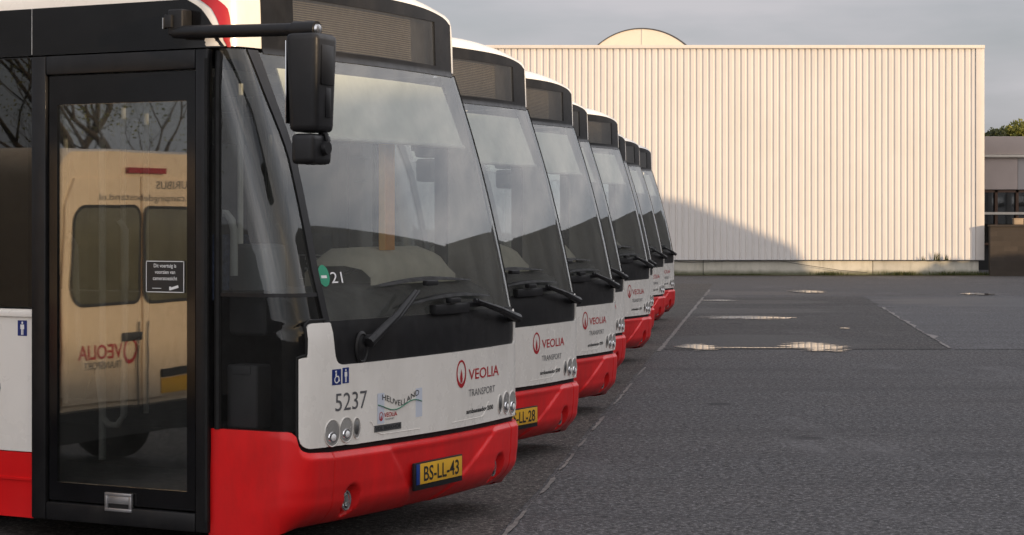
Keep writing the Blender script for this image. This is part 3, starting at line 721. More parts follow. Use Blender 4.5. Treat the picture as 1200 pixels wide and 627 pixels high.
# ------------------------------------------------------------------ ground
def asphalt(name, dark, light, brown, bump=.5, speck=.12, damp=()):
    m = newmat(name); t = NT(m)
    big = t.noise(.22, 5, .6, (.45, 1.3, 1)); mid = t.noise(2.1, 6, .65, (.5, 1.2, 1)); fine = t.noise(60, 4, .7); agg = t.voro(95)
    col = t.ramp(mid, (.25, dark), (.75, light))
    col = t.mix(t.ramp(big, (.42, 0), (.68, .55)), col, brown)
    clump = t.noise(13, 7, .8); grain = t.noise(26, 4, .85)
    col = t.mix(t.ramp(clump, (.40, 1), (.56, 0)), col, tuple(x*.25 for x in dark))
    col = t.mix(t.ramp(grain, (.52, 0), (.66, .9)), col, tuple(min(1, x*3.4) for x in light))
    col = t.mix(t.ramp(fine, (.3, 0), (.75, .6)), col, tuple(x*.45 for x in dark))
    cell = t.voro(70, out='Color')
    sp = t.ramp(cell, (.80, 0), (.93, speck)); col = t.mix(sp, col, (.42, .40, .37))
    band = t.ramp(t.noise(.9, 5, .6, (.10, 1.1, 1)), (.50, 0), (.72, .5)); col = t.mix(band, col, tuple(x*.45 for x in dark))
    drip = t.ramp(t.voro(.55), (.05, .85), (.10, 0)); col = t.mix(drip, col, tuple(x*.35 for x in dark))
    drip2 = t.ramp(t.voro(1.7), (.03, .7), (.05, 0)); col = t.mix(drip2, col, tuple(x*.3 for x in dark))
    scuf = t.ramp(t.noise(.55, 5, .7, (1, .35, 1)), (.56, 0), (.70, .45)); col = t.mix(scuf, col, tuple(min(1, x*1.5) for x in light))
    rough = t.ramp(mid, (.3, .78), (.7, .92))
    if damp:
        sx = t.n.new('ShaderNodeSeparateXYZ'); t.l.new(t.coord(), sx.inputs[0]); wob = t.noise(.8, 5, .6, (.6, 1.4, 1)); msk = None
        for cx, cy, rx, ry in damp:
            a = t.math('DIVIDE', t.math('SUBTRACT', sx.outputs[0], cx), rx); b = t.math('DIVIDE', t.math('SUBTRACT', sx.outputs[1], cy), ry)
            d = t.math('SQRT', t.math('ADD', t.math('MULTIPLY', a, a), t.math('MULTIPLY', b, b)))
            e = t.math('SUBTRACT', 1.45, t.math('ADD', d, wob)); msk = e if msk is None else t.math('MAXIMUM', msk, e)
        k = t.ramp(msk, (.0, 0), (.30, 1))
        col = t.mix(t.math('MULTIPLY', k, .55), col, tuple(x*.5 for x in dark)); rough = t.mix(k, rough, .62)
    nm = t.bump(t.math('ADD', t.math('MULTIPLY', agg, .8), fine), bump, .006)
    t.done(t.bsdf(col, rough, 0, .4, nm)); return m
asphalt('asphalt_yard', (.064, .062, .065), (.094, .091, .094), (.098, .085, .081), .9, .30, damp=((6.0, 50.5, 3.2, 1.6),))
asphalt('asphalt_coarse', (.046, .044, .045), (.080, .075, .074), (.085, .072, .066), 1.2, .40, damp=((3.6, 30.2, 2.0, 2.4), (4.6, 40.5, 2.4, 1.6), (5.4, 45.0, 2.0, 1.2)))
asphalt('asphalt_bay', (.050, .045, .042), (.082, .074, .068), (.082, .066, .056), 1.0, .45)
asphalt('asphalt_patch', (.074, .073, .077), (.100, .098, .103), (.09, .083, .082), .25, .10, damp=((10.8, 45, 3.6, 3.4),))
plain('joint_paint', (.15, .137, .127), .85, var=.55, scale=9)
plain('worn_edge', (.19, .175, .165), .85, var=.3, scale=9)
m = newmat('water'); t = NT(m)
sx = t.n.new('ShaderNodeSeparateXYZ'); t.l.new(t.coord(kind='Generated'), sx.inputs[0])
a_ = t.math('MULTIPLY', t.math('SUBTRACT', sx.outputs[0], .5), 2); b_ = t.math('MULTIPLY', t.math('SUBTRACT', sx.outputs[1], .5), 2)
rr = t.math('SQRT', t.math('ADD', t.math('MULTIPLY', a_, a_), t.math('MULTIPLY', b_, b_)))
mk = t.math('ADD', t.math('SUBTRACT', 1.0, rr), t.math('MULTIPLY', t.math('SUBTRACT', t.noise(3.2, 7, .75, (.6, 1.2, 1)), .5), 4.2))
wat = t.bsdf((.025, .024, .024), .03, 0, .5, t.bump(t.noise(3, 3, .5), .03, .01)); wet = t.bsdf((.03, .029, .03), .40, 0, .5)
tr = t.n.new('ShaderNodeBsdfTransparent')
m1 = t.n.new('ShaderNodeMixShader'); t.l.new(t.ramp(mk, (.06, 0), (.22, .75)), m1.inputs[0]); t.l.new(tr.outputs[0], m1.inputs[1]); t.l.new(wet, m1.inputs[2])
m2 = t.n.new('ShaderNodeMixShader'); t.l.new(t.ramp(mk, (.26, 0), (.38, 1)), m2.inputs[0]); t.l.new(m1.outputs[0], m2.inputs[1]); t.l.new(wat, m2.inputs[2]); t.done(m2.outputs[0])
m = newmat('concrete'); t = NT(m)
c1 = t.ramp(t.noise(1.3, 6, .65), (.3, (.50, .47, .39)), (.7, (.64, .60, .51)))
c1 = t.mix(t.ramp(t.noise(2.2, 5, .7, (1.6, 1, .25)), (.5, 0), (.8, .5)), c1, (.17, .16, .11))
sx = t.n.new('ShaderNodeSeparateXYZ'); t.l.new(t.coord(), sx.inputs[0])
mo = t.math('SUBTRACT', t.math('ADD', .16, t.math('MULTIPLY', t.noise(4, 4, .6), .12)), sx.outputs[2])
c1 = t.mix(t.ramp(mo, (.02, 0), (.14, .8)), c1, (.07, .08, .03))
t.done(t.bsdf(c1, .9, 0, .3, t.bump(t.noise(30, 5, .7), .3, .004)))

def poly_sheet(name, pts, z, mat, kind='structure', grid=None):
    mb = MB(); mb.add([(x, y, z) for x, y in pts], [tuple(range(len(pts)))])
    o = mb.build(name, mat, None, smooth=0); tag(o, kind=kind); return o
rnd = random.Random(4)
poly_sheet('ground', [(-900, -400), (900, -400), (900, 1800), (-900, 1800)], 0, 'asphalt_yard')
seam = lambda y: -.05+(y-11.71)*.1245
jag = lambda y: seam(y)+.02*mnoise.noise((y*.9, 3.1, 0))+.012*mnoise.noise((y*6, 1.1, 0))
ys = frange(5, 58, 260)
poly_sheet('parking_bay', [(-30, 5)]+[(jag(y)-.02, y) for y in ys]+[(-30, 58)], .004, 'asphalt_bay')
mb = MB()
def strip(a, b, w0, fx, z, gap):
    rows = []; y = a
    while y < b:
        w = w0*(.55+.9*abs(mnoise.noise((y*2.3, 7, 0)))) if mnoise.noise((y*.8, gap, 0)) > (-.35 if gap == 5 else .0 if gap > 4 else -.2) else .001
        rows.append([Vector((fx(y)-w, y, z)), Vector((fx(y)+w, y, z))]); y += .08
    mb.grid(rows)
strip(9.5, 15.8, .020, lambda y: jag(y)+.02, .008, 3.0)
strip(15.8, 26, .018, lambda y: jag(y)+.02, .008, 9.0)
strip(28, 53, .042, lambda y: jag(y)+.03, .008, 5.0)
tag(mb.build('road_marking', 'joint_paint', None, smooth=0), kind='structure')
# newer square of asphalt with its pale worn edge
ex = lambda y: 6.1+(y-28.4)*.109+.07*mnoise.noise((y*.9, 5, 0))+.03*mnoise.noise((y*4, 2, 0))
yy = frange(28.4, 48.5, 90)
poly_sheet('road_patch', [(ex(y)+.02, y) for y in yy]+[(34, 48.6), (34, 28.6)]+[(x, 28.45+.06*mnoise.noise((x*.8, 9, 0))) for x in frange(33, 6.4, 60)], .004, 'asphalt_patch')
yy2 = frange(28.45, 48.0, 120)
poly_sheet('worn_road', [(jag(y)+.06, y) for y in yy2]+[(ex(y)-.03, y) for y in yy2[::-1]]+[(x, 28.45+.35*mnoise.noise((x*.7, 4, 0))+.08*mnoise.noise((x*4, 6, 0))) for x in frange(5.9, 2.3, 60)], .0045, 'asphalt_coarse')
mb = MB(); rows = []
for y in frange(28.7, 42.5, 170):
    w = .13*max(.02, mnoise.noise((y*.9, 17, 0))+.18)+.03*abs(mnoise.noise((y*5, 3, 0)))
    rows.append([Vector((ex(y)-.01, y, .009)), Vector((ex(y)+w, y, .009))])
mb.grid(rows); tag(mb.build('worn_edge', 'worn_edge', None, smooth=0), kind='structure')
# puddles
def puddle(cx, cy, rx, ry, seed, label, n=48):
    mb = MB(); mb.add([(rx*1.5*math.cos(2*math.pi*i/n), ry*1.5*math.sin(2*math.pi*i/n), 0) for i in range(n)], [tuple(range(n))])
    o = mb.build('puddle', 'water', None, smooth=0); o.location = (cx, cy, .012+.0004*seed); tag(o, kind='structure'); return o
puddle(4.28, 29.0, .34, .80, 1.3, ''); puddle(3.4, 28.75, .70, .06, 2.1, ''); puddle(2.62, 28.9, .22, .55, 3.7, '')
puddle(4.30, 37.6, .62, .55, 5.2, ''); puddle(4.6, 45.6, .30, .35, 6.6, ''); puddle(7.4, 51.4, .34, .8, 8.1, '')
puddle(11.3, 49.6, .28, .6, 9.4, ''); puddle(12.4, 41.9, .5, .25, 11.2, '')
puddle(5.5, 33.9, .06, .12, 12.1, '')
# kerb line of soil at the wall foot
m = newmat('soil'); t = NT(m); t.done(t.bsdf(t.ramp(t.noise(3, 6, .7), (.3, (.05, .042, .03)), (.7, (.10, .085, .06))), .95, 0, .2, t.bump(t.noise(25, 5, .7), .6, .02)))
mb = MB()
mb.grid([[Vector((x, 65.75+.12*mnoise.noise((x*.7, 0, 0)), .004)), Vector((x, 66.1, .012)), Vector((x, 66.41, .02))] for x in frange(-6, 40, 160)])
tag(mb.build('soil', 'soil'), kind='structure')

# ------------------------------------------------------------------ ribbed warehouse
WY, WX0, WX1 = 66.46, -24.0, 15.30
plain('cladding', (.69, .65, .61), .42, var=.025, scale=.6, dirt=((.50, .45, .38), .9, .22))
plain('trim_sheet', (.68, .62, .56), .45, var=.04, scale=2)
plain('rooflight_white', (.78, .68, .56), .6, var=.03)
plain('roofing', (.10, .10, .10), .9)
wh = empty('warehouse', 'long low hall clad in pale vertical ribbed sheet on a concrete base', 'warehouse', (0, 0, 0))
mb = MB(); prof = []; x = WX0
pr = random.Random(9)
while x < WX1-.33:
    j = pr.uniform(-.004, .004); d = .034+pr.uniform(-.004, .004)
    prof += [(x+.095+j, 0), (x+.128+j, d), (x+.158+j, d), (x+.192+j, 0)]; x += .207
zs = [.50, 2.2, 4.0, 5.8, 7.36]
mb.grid([[Vector((a+.003*mnoise.noise((a*2.1, z, 4)), WY-.10+b+.004*mnoise.noise((a*.8, z*1.3, 0)), z)) for a, b in prof] for z in zs])
mb.build('wall_cladding', 'cladding', wh, smooth=0)
mb = MB(); mb.box(((WX0+WX1)/2, WY+10.0, 3.95), (WX1-WX0-.1, 19.9, 6.8)); mb.build('wall_core', 'roofing', wh)
mb = MB(); mb.box(((WX0+WX1)/2, WY-.085, 7.415), (WX1-WX0+.02, .16, .11), .008); mb.build('roof_flashing', 'trim_sheet', wh)
mb = MB(); mb.box((WX1-.135, WY-.075, 3.94), (.27, .115, 6.90), .006); mb.build('corner_trim', 'trim_sheet', wh)
mb = MB(); mb.box(((WX0+WX1)/2, WY-.10, .505), (WX1-WX0, .10, .018)); mb.build('drip_ledge', 'ink_grey', wh)
for a, b in ((-21, -15.8), (-15.8, -10.3), (-10.3, -4.8), (-4.8, .7), (.7, 6.2), (6.2, 11.7), (11.7, 15.14)):
    mb = MB(); mb.box(((a+b)/2, WY+.02, .25), (b-a-.022, .14, .5), .006); mb.build('concrete_panel', 'concrete', wh)
mb = MB(); mb.box((-3, WY+.06, .25), (36.2, .10, .49)); mb.build('base_backing', 'ink_black', wh)
# barrel rooflight above the parapet
cx, hw, rise = 4.23, 1.47, .57; rad = (hw*hw+rise*rise)/(2*rise); a0 = math.asin(hw/rad)
vp = [(cx+rad*math.sin(a), 7.46-(rad-rise)+rad*math.cos(a)) for a in frange(-a0, a0, 28)]
mb = MB(); mb.add([(x, WY+.2, z) for x, z in vp], [tuple(range(len(vp)))])
mb.grid([[Vector((x, WY+.2, z)) for x, z in vp], [Vector((x, WY+16, z)) for x, z in vp]])
rl = mb.build('rooflight', 'rooflight_white', wh, smooth=0)
mb = MB(); mb.tube([(x, WY+.19, z+.01) for x, z in vp], .022, 6); mb.build('edge_strip', 'badge_grey', rl)
mb = MB(); mb.box((cx, WY+.195, 7.46+rise/2), (.025, .02, rise-.02)); mb.build('seam_strip', 'trim_sheet', rl)
mb.bm = None
# cable hanging along the base
mb = MB()
pts = [(5.0+.12*i, WY-.17, .50-.07*math.sin(math.pi*i/16)) for i in range(17)]
mb.tube([Vector(p) for p in pts]+[Vector((7.2, WY-.17, .49)), Vector((8.6, WY-.17, .50)), Vector((9.4, WY-.17, .36)), Vector((10.6, WY-.17, .18)), Vector((11.5, WY-.17, .10))], .008, 6)
tag(mb.build('cable', 'ink_black'), 'thin dark cable sagging along the concrete base of the ribbed hall', 'cable')

# ------------------------------------------------------------------ right hand building and brick wall
plain('fascia_brown', (.48, .40, .365), .6, var=.06, scale=1.2)
plain('fascia_grey', (.40, .37, .36), .6, var=.06, scale=1.2)
plain('stripe_pale', (.66, .60, .52), .5, var=.05)
plain('frame_brown', (.09, .045, .025), .5, var=.15)
plain('glint_tan', (.34, .25, .16), .6, var=.12)
m = newmat('old_brick'); t = NT(m)
bk = t.n.new('ShaderNodeTexBrick'); mpv = t.coord((1, 1, 1)); sw = t.n.new('ShaderNodeSeparateXYZ'); t.l.new(mpv, sw.inputs[0]); cb = t.n.new('ShaderNodeCombineXYZ'); t.l.new(sw.outputs[0], cb.inputs[0]); t.l.new(sw.outputs[2], cb.inputs[1]); t.l.new(cb.outputs[0], bk.inputs['Vector'])
bk.inputs['Scale'].default_value = 1; bk.inputs['Brick Width'].default_value = .44; bk.inputs['Row Height'].default_value = .16; bk.inputs['Mortar Size'].default_value = .006
bk.inputs['Color1'].default_value = (.050, .040, .032, 1); bk.inputs['Color2'].default_value = (.068, .054, .043, 1); bk.inputs['Mortar'].default_value = (.055, .047, .04, 1)
c1 = t.mix(t.ramp(t.noise(1.6, 6, .7, (1, 1, 1.8)), (.4, 0), (.75, .7)), bk.outputs[0], (.045, .036, .028))
t.done(t.bsdf(c1, .9, 0, .3, t.bump(t.noise(20, 5, .7), .4, .01)))
LY = 74.0; px = lambda p, d=LY: (p-600)/2400*d; pz = lambda p, d=LY: 1.8+(258-p)/2400*d
lb = empty('low_building', 'low flat building with brown fascia and dark windows right of the ribbed hall', 'building', (22, LY, 0))
def rel(mb): bmesh.ops.translate(mb.bm, verts=mb.bm.verts, vec=(-22, -LY, 0)); return mb
xa, xb = 12.0, 44.0
mb = MB(); mb.box(((xa+xb)/2, LY+6, 1.45), (xb-xa, 11.6, 2.9)); rel(mb).build('wall', 'ink_black', lb)
mb = MB(); mb.box(((xa+xb)/2, LY+6, (pz(160)+pz(181))/2), (xb-xa, 12.2, pz(160)-pz(181)), .02); rel(mb).build('parapet', 'fascia_brown', lb)
mb = MB(); mb.box(((xa+xb)/2, LY+6, pz(183)), (xb-xa+.04, 12.34, .10), .01); rel(mb).build('stripe', 'stripe_pale', lb)
mb = MB(); mb.box(((xa+px(1192))/2, LY+5.98, (pz(185)+pz(222))/2), (px(1192)-xa, 12.1, pz(185)-pz(222))); rel(mb).build('fascia', 'fascia_brown', lb)
mb = MB(); mb.box(((xb+px(1192)+.02)/2, LY+6, (pz(185)+pz(222))/2), (xb-px(1192)-.02, 12.1, pz(185)-pz(222))); rel(mb).build('fascia', 'fascia_grey', lb)
xs = [px(1139), px(1165.5), px(1190)]; step = xs[2]-xs[1]
while xs[-1] < xb-1: xs.append(xs[-1]+step)
for a, b in zip(xs, xs[1:]):
    mb = MB(); z0, z1 = .9, pz(223)
    for (cx_, cz_, w_, h_) in ((a+.05, (z0+z1)/2, .10, z1-z0), ((a+b)/2, z1-.04, b-a, .08), ((a+b)/2, z0+.04, b-a, .08)): mb.box((cx_, LY-.02, cz_), (w_, .09, h_))
    fw = rel(mb).build('window', 'frame_brown', lb)
    mb = MB(); mb.box(((a+b)/2, LY+.0, (z0+z1)/2), (b-a-.1, .012, z1-z0-.1)); rel(mb).build('pane', 'house_glass', fw, smooth=0)
mb = MB(); mb.box(((xa+xb)/2, LY-.085, pz(250)), (xb-xa, .03, .09)); rel(mb).build('rail', 'stripe_pale', lb)
mb = MB(); bx = MB()
bx.box((24.2, 66.05, .80), (17.6, .24, 1.60)); bx.box((24.2, 66.05, 1.62), (17.65, .30, .07), .01)
bw = bx.build('brick_wall', 'old_brick'); tag(bw, 'weathered dark brick wall at the right edge, in front of the low building', 'wall')
mb = MB(); mb.box((16.32, 66.05, 1.75), (.30, .22, .18), .008); mb.box((16.32, 66.05, 1.85), (.33, .25, .025), .006)  # box added in place of a lit reflection in the window behind
tag(mb.build('glint_box', 'glint_tan'), 'small pale box added in place of a lit window reflection', 'box')

# ------------------------------------------------------------------ plants
def leafmat(name, a, b, c):
    m = newmat(name); t = NT(m)
    oi = t.n.new('ShaderNodeNewGeometry')
    col = t.ramp(oi.outputs['Random Per Island'], (.0, a), (.5, b), (1., c))
    d = t.bsdf(col, .55, 0, .3); tl = t.n.new('ShaderNodeBsdfTranslucent'); t.l.new(col, tl.inputs[0])
    ms = t.n.new('ShaderNodeMixShader'); ms.inputs[0].default_value = .3; t.l.new(d, ms.inputs[1]); t.l.new(tl.outputs[0], ms.inputs[2]); t.done(ms.outputs[0]); return m
leafmat('leaf_yellow', (.10, .12, .025), (.18, .18, .035), (.26, .24, .045))
leafmat('leaf_dark', (.022, .030, .010), (.04, .05, .015), (.06, .065, .02))
leafmat('grass_mat', (.035, .05, .012), (.06, .075, .018), (.10, .095, .03))
plain('bark', (.055, .042, .03), .9, var=.35, scale=12, bump=.6, bscale=40)
def blades(mb, spots, hmin, hmax, w, rg):
    for x, y, z, k in spots:
        h = rg.uniform(hmin, hmax)*k; a = rg.uniform(0, 6.28); l = rg.uniform(.1, .6)*h; dx, dy = math.cos(a), math.sin(a)
        mb.add([(x-dy*w, y+dx*w, z), (x+dy*w, y-dx*w, z), (x+dx*l*.4+dy*w*.6, y+dy*l*.4-dx*w*.6, z+h*.6), (x+dx*l, y+dy*l, z+h), (x+dx*l*.4-dy*w*.6, y+dy*l*.4+dx*w*.6, z+h*.6)], [(0, 1, 2, 4), (4, 2, 3)])
rg = random.Random(2); mb = MB(); sp = []
for i in range(6000):
    x = rg.uniform(-2, 17); d = .35+.65*max(0, mnoise.noise((x*.6, 2, 0))+.3)
    if rg.random() < d: sp.append((x, 66.38-abs(rg.gauss(0, .12)), .02, d))
for cx_, n_ in ((12.6, 300), (14.0, 160), (14.5, 160), (15.4, 260), (10.3, 200)):
    for i in range(n_): sp.append((rg.gauss(cx_, .28), 66.36-abs(rg.gauss(0, .14)), .02, 1.9))
blades(mb, sp, .03, .085, .008, rg); tag(mb.build('grass', 'grass_mat', smooth=0), 'strip of short grass along the foot of the wall', 'grass', kind='stuff')
for (cx_, hh, n_, lab) in ((13.75, .36, 26, 'taller tuft of dry weeds growing on the ledge of the ribbed wall'), (14.05, .26, 20, 'shorter tuft of dry weeds growing on the ledge nearest the hall corner'), (13.35, .18, 12, 'smallest tuft of weeds on the ledge, left of the taller tufts')):
    mb = MB(); blades(mb, [(rg.gauss(cx_, .06), 66.25+rg.uniform(-.03, .03), .50, 1) for i in range(n_)], hh*.35, hh, .010, rg)
    tag(mb.build('weed', 'grass_mat', smooth=0), lab, 'weed')

def tree(name, label, loc, h, spread, nleaf, leaf, seed, crown0=.35, group=None, twigs=0, lsize=.16, lumps=None):
    rg = random.Random(seed); root = empty(name, label, 'tree', loc, 0, group)
    mb = MB(); tips = []
    def limb(p, d, L, r, depth):
        n = 5; pts = [p]; q = p.copy(); dd = d.copy()
        for i in range(n):
            dd = (dd+Vector((rg.uniform(-.22, .22), rg.uniform(-.22, .22), rg.uniform(-.05, .16)))).normalized(); q = q+dd*(L/n); pts.append(q.copy())
        mb.tube(pts, [r*(1-.6*i/n) for i in range(n+1)], 7 if depth < 2 else 4)
        if depth >= 3+twigs: tips.append(q); return
        tips.extend(pts[3:]) if depth >= 2 else None
        for k in range(rg.choice((2, 3, 3)) if depth else 6):
            s_ = pts[-1] if k == 0 else pts[rg.randint(2, n)]
            a = rg.uniform(0, 6.28); sp_ = rg.uniform(.45, 1.0); nd = (dd*.75+Vector((math.cos(a)*sp_, math.sin(a)*sp_, rg.uniform(-.15, .5)))).normalized()
            limb(s_.copy(), nd, L*rg.uniform(.55, .8), r*.45, depth+1)
    limb(Vector((0, 0, 0)), Vector((0, 0, 1)), h*.42, h*.022, 0)
    mb.build('trunk', 'bark', root)
    if nleaf:
        mb = MB()
        for i in range(nleaf):
            if lumps:
                lx, ly, lz, lr = rg.choice(lumps); dv = Vector((rg.gauss(0, 1), rg.gauss(0, 1), rg.gauss(0, 1))).normalized()*lr*rg.uniform(.35, 1.08)**.6
                c = Vector((lx, ly, lz))+dv*(1+.28*mnoise.noise(dv*2.6+Vector((lx, ly, 0))))
            else: c = rg.choice(tips)+Vector((rg.gauss(0, spread), rg.gauss(0, spread), rg.gauss(0, spread*.8)))
            a = Vector((rg.uniform(-1, 1), rg.uniform(-1, 1), rg.uniform(-1, 1))).normalized(); b_ = a.orthogonal(); s_ = lsize*rg.uniform(.6, 1.3)
            mb.add([c-a*s_, c+b_*s_*.5, c+a*s_, c-b_*s_*.5], [(0, 1, 2, 3)])
        mb.build('crown', leaf, root, smooth=0)
    return root
tree('leafy_tree', 'rounded yellow green tree rising behind the low building at the right edge', (23.4, 93, 0), 6.0, .5, 30000, 'leaf_yellow', 11, lsize=.075, lumps=[(-1.2, .2, 5.15, .75), (-.5, -.3, 5.45, .8), (.3, 0, 5.55, .85), (1.1, .3, 5.5, .9), (2.0, -.2, 5.3, .9), (.4, .8, 4.8, 1.2), (1.5, .6, 4.6, 1.2), (-.6, .6, 4.4, 1.2)])
tree('leafy_tree', 'smaller darker tree beside the hall corner, left of the yellow green tree', (21.6, 92, 0), 5.4, .45, 12000, 'leaf_dark', 5, lsize=.07, lumps=[(-.5, 0, 4.9, .7), (.1, .2, 5.2, .7), (.5, -.1, 4.7, .8), (-1.2, .2, 4.6, .7)])
# bare tree and van mirrored in the door of the nearest bus
tree('bare_tree', 'nearer bare branching tree mirrored in the top of the nearest bus door', (-16.8, 4.9, 0), 5.0, .28, 2400, 'leaf_yellow', 21, twigs=3, lsize=.022)
tree('bare_tree', 'farther and taller bare tree mirrored in the top of the nearest bus door', (-21.5, 3.6, 0), 6.6, .28, 2400, 'leaf_yellow', 8, twigs=3, lsize=.022)

# ------------------------------------------------------------------ white van mirrored in the door glass
vy = YAW
van = empty('van', 'white van with rear doors, seen mirrored in the glass door of the nearest bus', 'van', (-4.97, 9.84, 0), vy)
def loft(mb, secs):           # secs: list of (x, [(y,z)...])
    mb.grid([[Vector((x, y, z)) for y, z in s_] for x, s_ in secs])
def vsec(hw, top, bot, rr=.22):
    L = [(-hw, bot), (-hw, .9), (-hw*.985, 1.3), (-hw*.93, top-rr)]
    L += [(-hw*.93+rr*(1-math.cos(a))*.9, top-rr+rr*math.sin(a)) for a in frange(.2, math.pi/2, 6)]
    return L+[(-y, z) for y, z in L[::-1]]
mb = MB(); full = vsec(.93, 2.27, .42)
secs = [(0, full), (-.06, vsec(.95, 2.29, .40)), (-3.2, vsec(.96, 2.31, .40)), (-3.7, vsec(.95, 2.22, .40)), (-4.3, vsec(.93, 1.55, .40, .18)), (-5.0, vsec(.86, 1.15, .40, .12)), (-5.15, vsec(.78, .95, .42, .1))]
loft(mb, secs); mb.add([(0, y, z) for y, z in full], [tuple(range(len(full)))]); mb.add([(-5.15, y, z) for y, z in secs[-1][1]], [tuple(range(len(full)))])
vb = mb.build('body', 'van_paint', van, smooth=40, merge=.0005)
def rpoly(name, pts, x, th, mat, parent):
    mb = MB(); n = len(pts); mb.add([(x+th, y, z) for y, z in pts]+[(x, y, z) for y, z in pts], [tuple(range(n))]+[(i, (i+1) % n, n+(i+1) % n, n+i) for i in range(n)]); return mb.build(name, mat, parent, smooth=0)
for sg in (-1, 1):
    rd = rpoly('rear_door', [(sg*y, z) for y, z in ((.008, .56), (.83, .56), (.83, 1.3), (.79, 1.9), (.70, 2.08), (.008, 2.10))], .0, .016, 'van_paint', van)
    def rnd_win(g):
        out = []
        for cy, cz, a0, r_ in ((.10-g*.5, 1.30, 180, .06), (.62, 1.36, 270, .12), (.58, 1.76, 0, .12), (.10-g*.5, 1.82, 90, .06)):
            out += [(sg*(cy+(r_+g)*math.cos(R_(a0+k*15))), cz+(r_+g)*math.sin(R_(a0+k*15))) for k in range(7)]
        return out
    rpoly('rear_window', rnd_win(0), .016, .006, 'van_glass', rd)
    rpoly('window_seal', rnd_win(.022), .0155, .003, 'ink_black', rd)
    rpoly('tail_light', [(sg*y, z) for y, z in ((.855, .75), (.925, .75), (.915, 1.25), (.86, 1.25))], .0, .02, 'lamp_red', van)
    mb = MB(); mb.tube([(.03, sg*.05, .5), (.03, sg*.05, 1.1)], .006, 6); mb.build('door_seal', 'ink_grey', rd)
rpoly('rear_bumper', [(-.95, .32), (.95, .32), (.95, .52), (-.95, .52)], .0, .09, 'black_plastic', van)
rpoly('brake_light', [(-.28, 2.125), (.16, 2.125), (.16, 2.165), (-.28, 2.165)], .0, .03, 'lamp_red', van)
mb = MB(); mb.box((.035, .12, 1.0), (.03, .18, .06), .012); mb.build('door_handle', 'ink_black', van)
rpoly('plate', [(-.74, .58), (-.22, .58), (-.22, .69), (-.74, .69)], .017, .008, 'plate_yellow', van)
rpoly('plate_lamp', [(-.74, .70), (-.22, .70), (-.22, .75), (-.74, .75)], .017, .02, 'ink_black', van)
def vtext(txt, y0, z0, h, mat, width=None, bold=0):
    vs_, fs, w = text_geo(txt, h, 1, bold); k = width/w if width else 1
    mb = MB(); mb.add([(.0185, y0+x*k, z0+z) for x, z in vs_], fs); mb.build('lettering', mat, van, smooth=0)
vtext('TOURIBUS', -.72, 2.02, .055, 'ink_grey', .55)
vtext('www.campingdebostand.nl', -.80, 1.935, .045, 'ink_grey', 1.25)
vtext('VEOLIA', .20, .86, .10, 'ink_red', .48, .012); vtext('TRANSPORT', .20, .79, .05, 'ink_grey', .42)
mb = MB(); n = 32
mb.grid([[Vector((.0185, .115+.07*math.cos(a), .90+.09*math.sin(a))) for a in frange(0, 2*math.pi, n)], [Vector((.0185, .115+.052*math.cos(a), .905+.068*math.sin(a))) for a in frange(0, 2*math.pi, n)]]); mb.build('operator_logo', 'ink_red', van, smooth=0)
for sg in (-1, 1):
    for x in (-.95, -4.2):
        mb = MB(); mb.lathe([(.18, -.1), (.33, -.1), (.34, .08), (.30, .10), (.18, .1)], (x, sg*.86, .34), (0, sg, 0), seg=28); w = mb.build('wheel', 'tyre', van)
        mb = MB(); mb.lathe([(.2, .1), (.12, .08), (0, .09)], (x, sg*.86, .34), (0, sg, 0), seg=20); mb.build('rim', 'steel', w)
    rpoly_pts = [(-3.75, 1.25), (-3.1, 1.25), (-3.15, 1.85), (-3.5, 1.85)]
    mb = MB(); mb.box((-2.0, sg*.955, 1.55), (1.2, .02, .5), .004, Matrix.Rotation(sg*R_(4), 3, 'X')); mb.build('side_window', 'black_window', van)

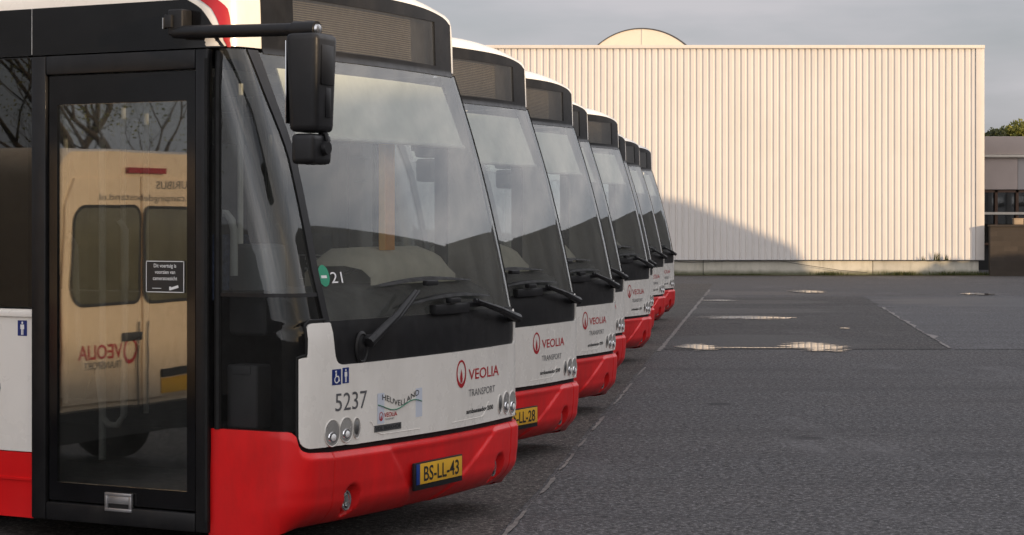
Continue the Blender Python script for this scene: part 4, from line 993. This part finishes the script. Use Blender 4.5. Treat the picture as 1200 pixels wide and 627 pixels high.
# ------------------------------------------------------------------ unseen masses outside the frame, shaped to shade the yard and darken windscreen reflections
plain('screen_grey', (.26, .245, .23), .9, var=.15, scale=3)
def building(name, label, x0, y0, y1, prof_, depth, mat):
    """long unseen mass along Y with the height profile prof_=[(y,z)]"""
    root = empty(name, label, 'building', (x0, (y0+y1)/2, 0)); mb = MB()
    F = [[Vector((0, y-(y0+y1)/2, 0)), Vector((0, y-(y0+y1)/2, z)), Vector((depth, y-(y0+y1)/2, z)), Vector((depth, y-(y0+y1)/2, 0))] for y, z in prof_]
    mb.grid(F)
    for r in (F[0], F[-1]): mb.add(r, [(0, 1, 2, 3)])
    mb.build('wall', mat, root, smooth=0); return root  # shell of the unseen mass, there for shade and reflections
d1 = building('unseen_hall', 'unseen long hall on the right, roofline shaped for shade and reflections', 30, -30, 40.5, [(-30, 7.2), (-16.4, 7.2), (-16.3, 8.3), (15.4, 8.3), (16.5, 12.0), (22, 12.2), (33, 10.2), (38.5, 9.2), (40.5, 8.6)], 5.5, 'screen_grey')  # unseen; roof heights shaped for yard shade and windscreen reflections
building('reflection_block', 'unseen tall grey block added to darken the windscreen reflections', 52, 41, 58.5, [(41, 15.2), (58.5, 15.2)], 8, 'screen_grey')  # added out of view so the windscreens mirror something dark
building('far_reflection_block', 'unseen tallest and most distant grey block added for dark windscreen reflections', 85, 82, 150, [(82, 24), (150, 24)], 10, 'screen_grey')  # added farther off to fill the skyline mirrored in the windscreens
for y in frange(-13, 37, 10):
    mb = MB(); mb.box((-.03, y-5.25, 2.1), (.10, 3.6, 4.2), .02); dr = mb.build('unseen_gate', 'grey_plastic', d1)
    mb = MB(); mb.box((-.09, y-5.25, 2.9), (.04, 3.0, .6), .01); mb.build('pane', 'black_window', dr)
building('shadow_screen', 'unseen thin slanting screen shaped to cast the sloping wall shadow', 30.4, 40.6, 49.6, [(40.6, 8.2), (43, 7.9), (45, 7.1), (47.9, 5.0), (48.8, 3.4), (49.6, 3.0)], .7, 'screen_grey')  # thin unseen screen; its slope shapes the shadow edge on the ribbed wall
rg = random.Random(31); root = empty('shade_hedge', 'dense leaf mass added out of view to shade the wall foot', 'shade_hedge', (31.2, 57, 0)); mb = MB()  # unseen leaf mass added to cast soft shade low on the ribbed wall
for i in range(9000):
    y = rg.uniform(-7.3, 9); c = Vector((rg.gauss(0, .6), y, rg.uniform(0, 3.3+.5*mnoise.noise((y*.8, 0, 0))))); a = Vector((rg.uniform(-1, 1), rg.uniform(-1, 1), rg.uniform(-1, 1))).normalized(); b_ = a.orthogonal(); s_ = .2
    mb.add([c-a*s_, c+b_*s_*.6, c+a*s_, c-b_*s_*.6], [(0, 1, 2, 3)])
mb.build('foliage', 'leaf_dark', root, smooth=0)
mb = MB(); mb.box((0, .8, 1.5), (.7, 16, 3.0), .1); mb.build('branches', 'bark', root)
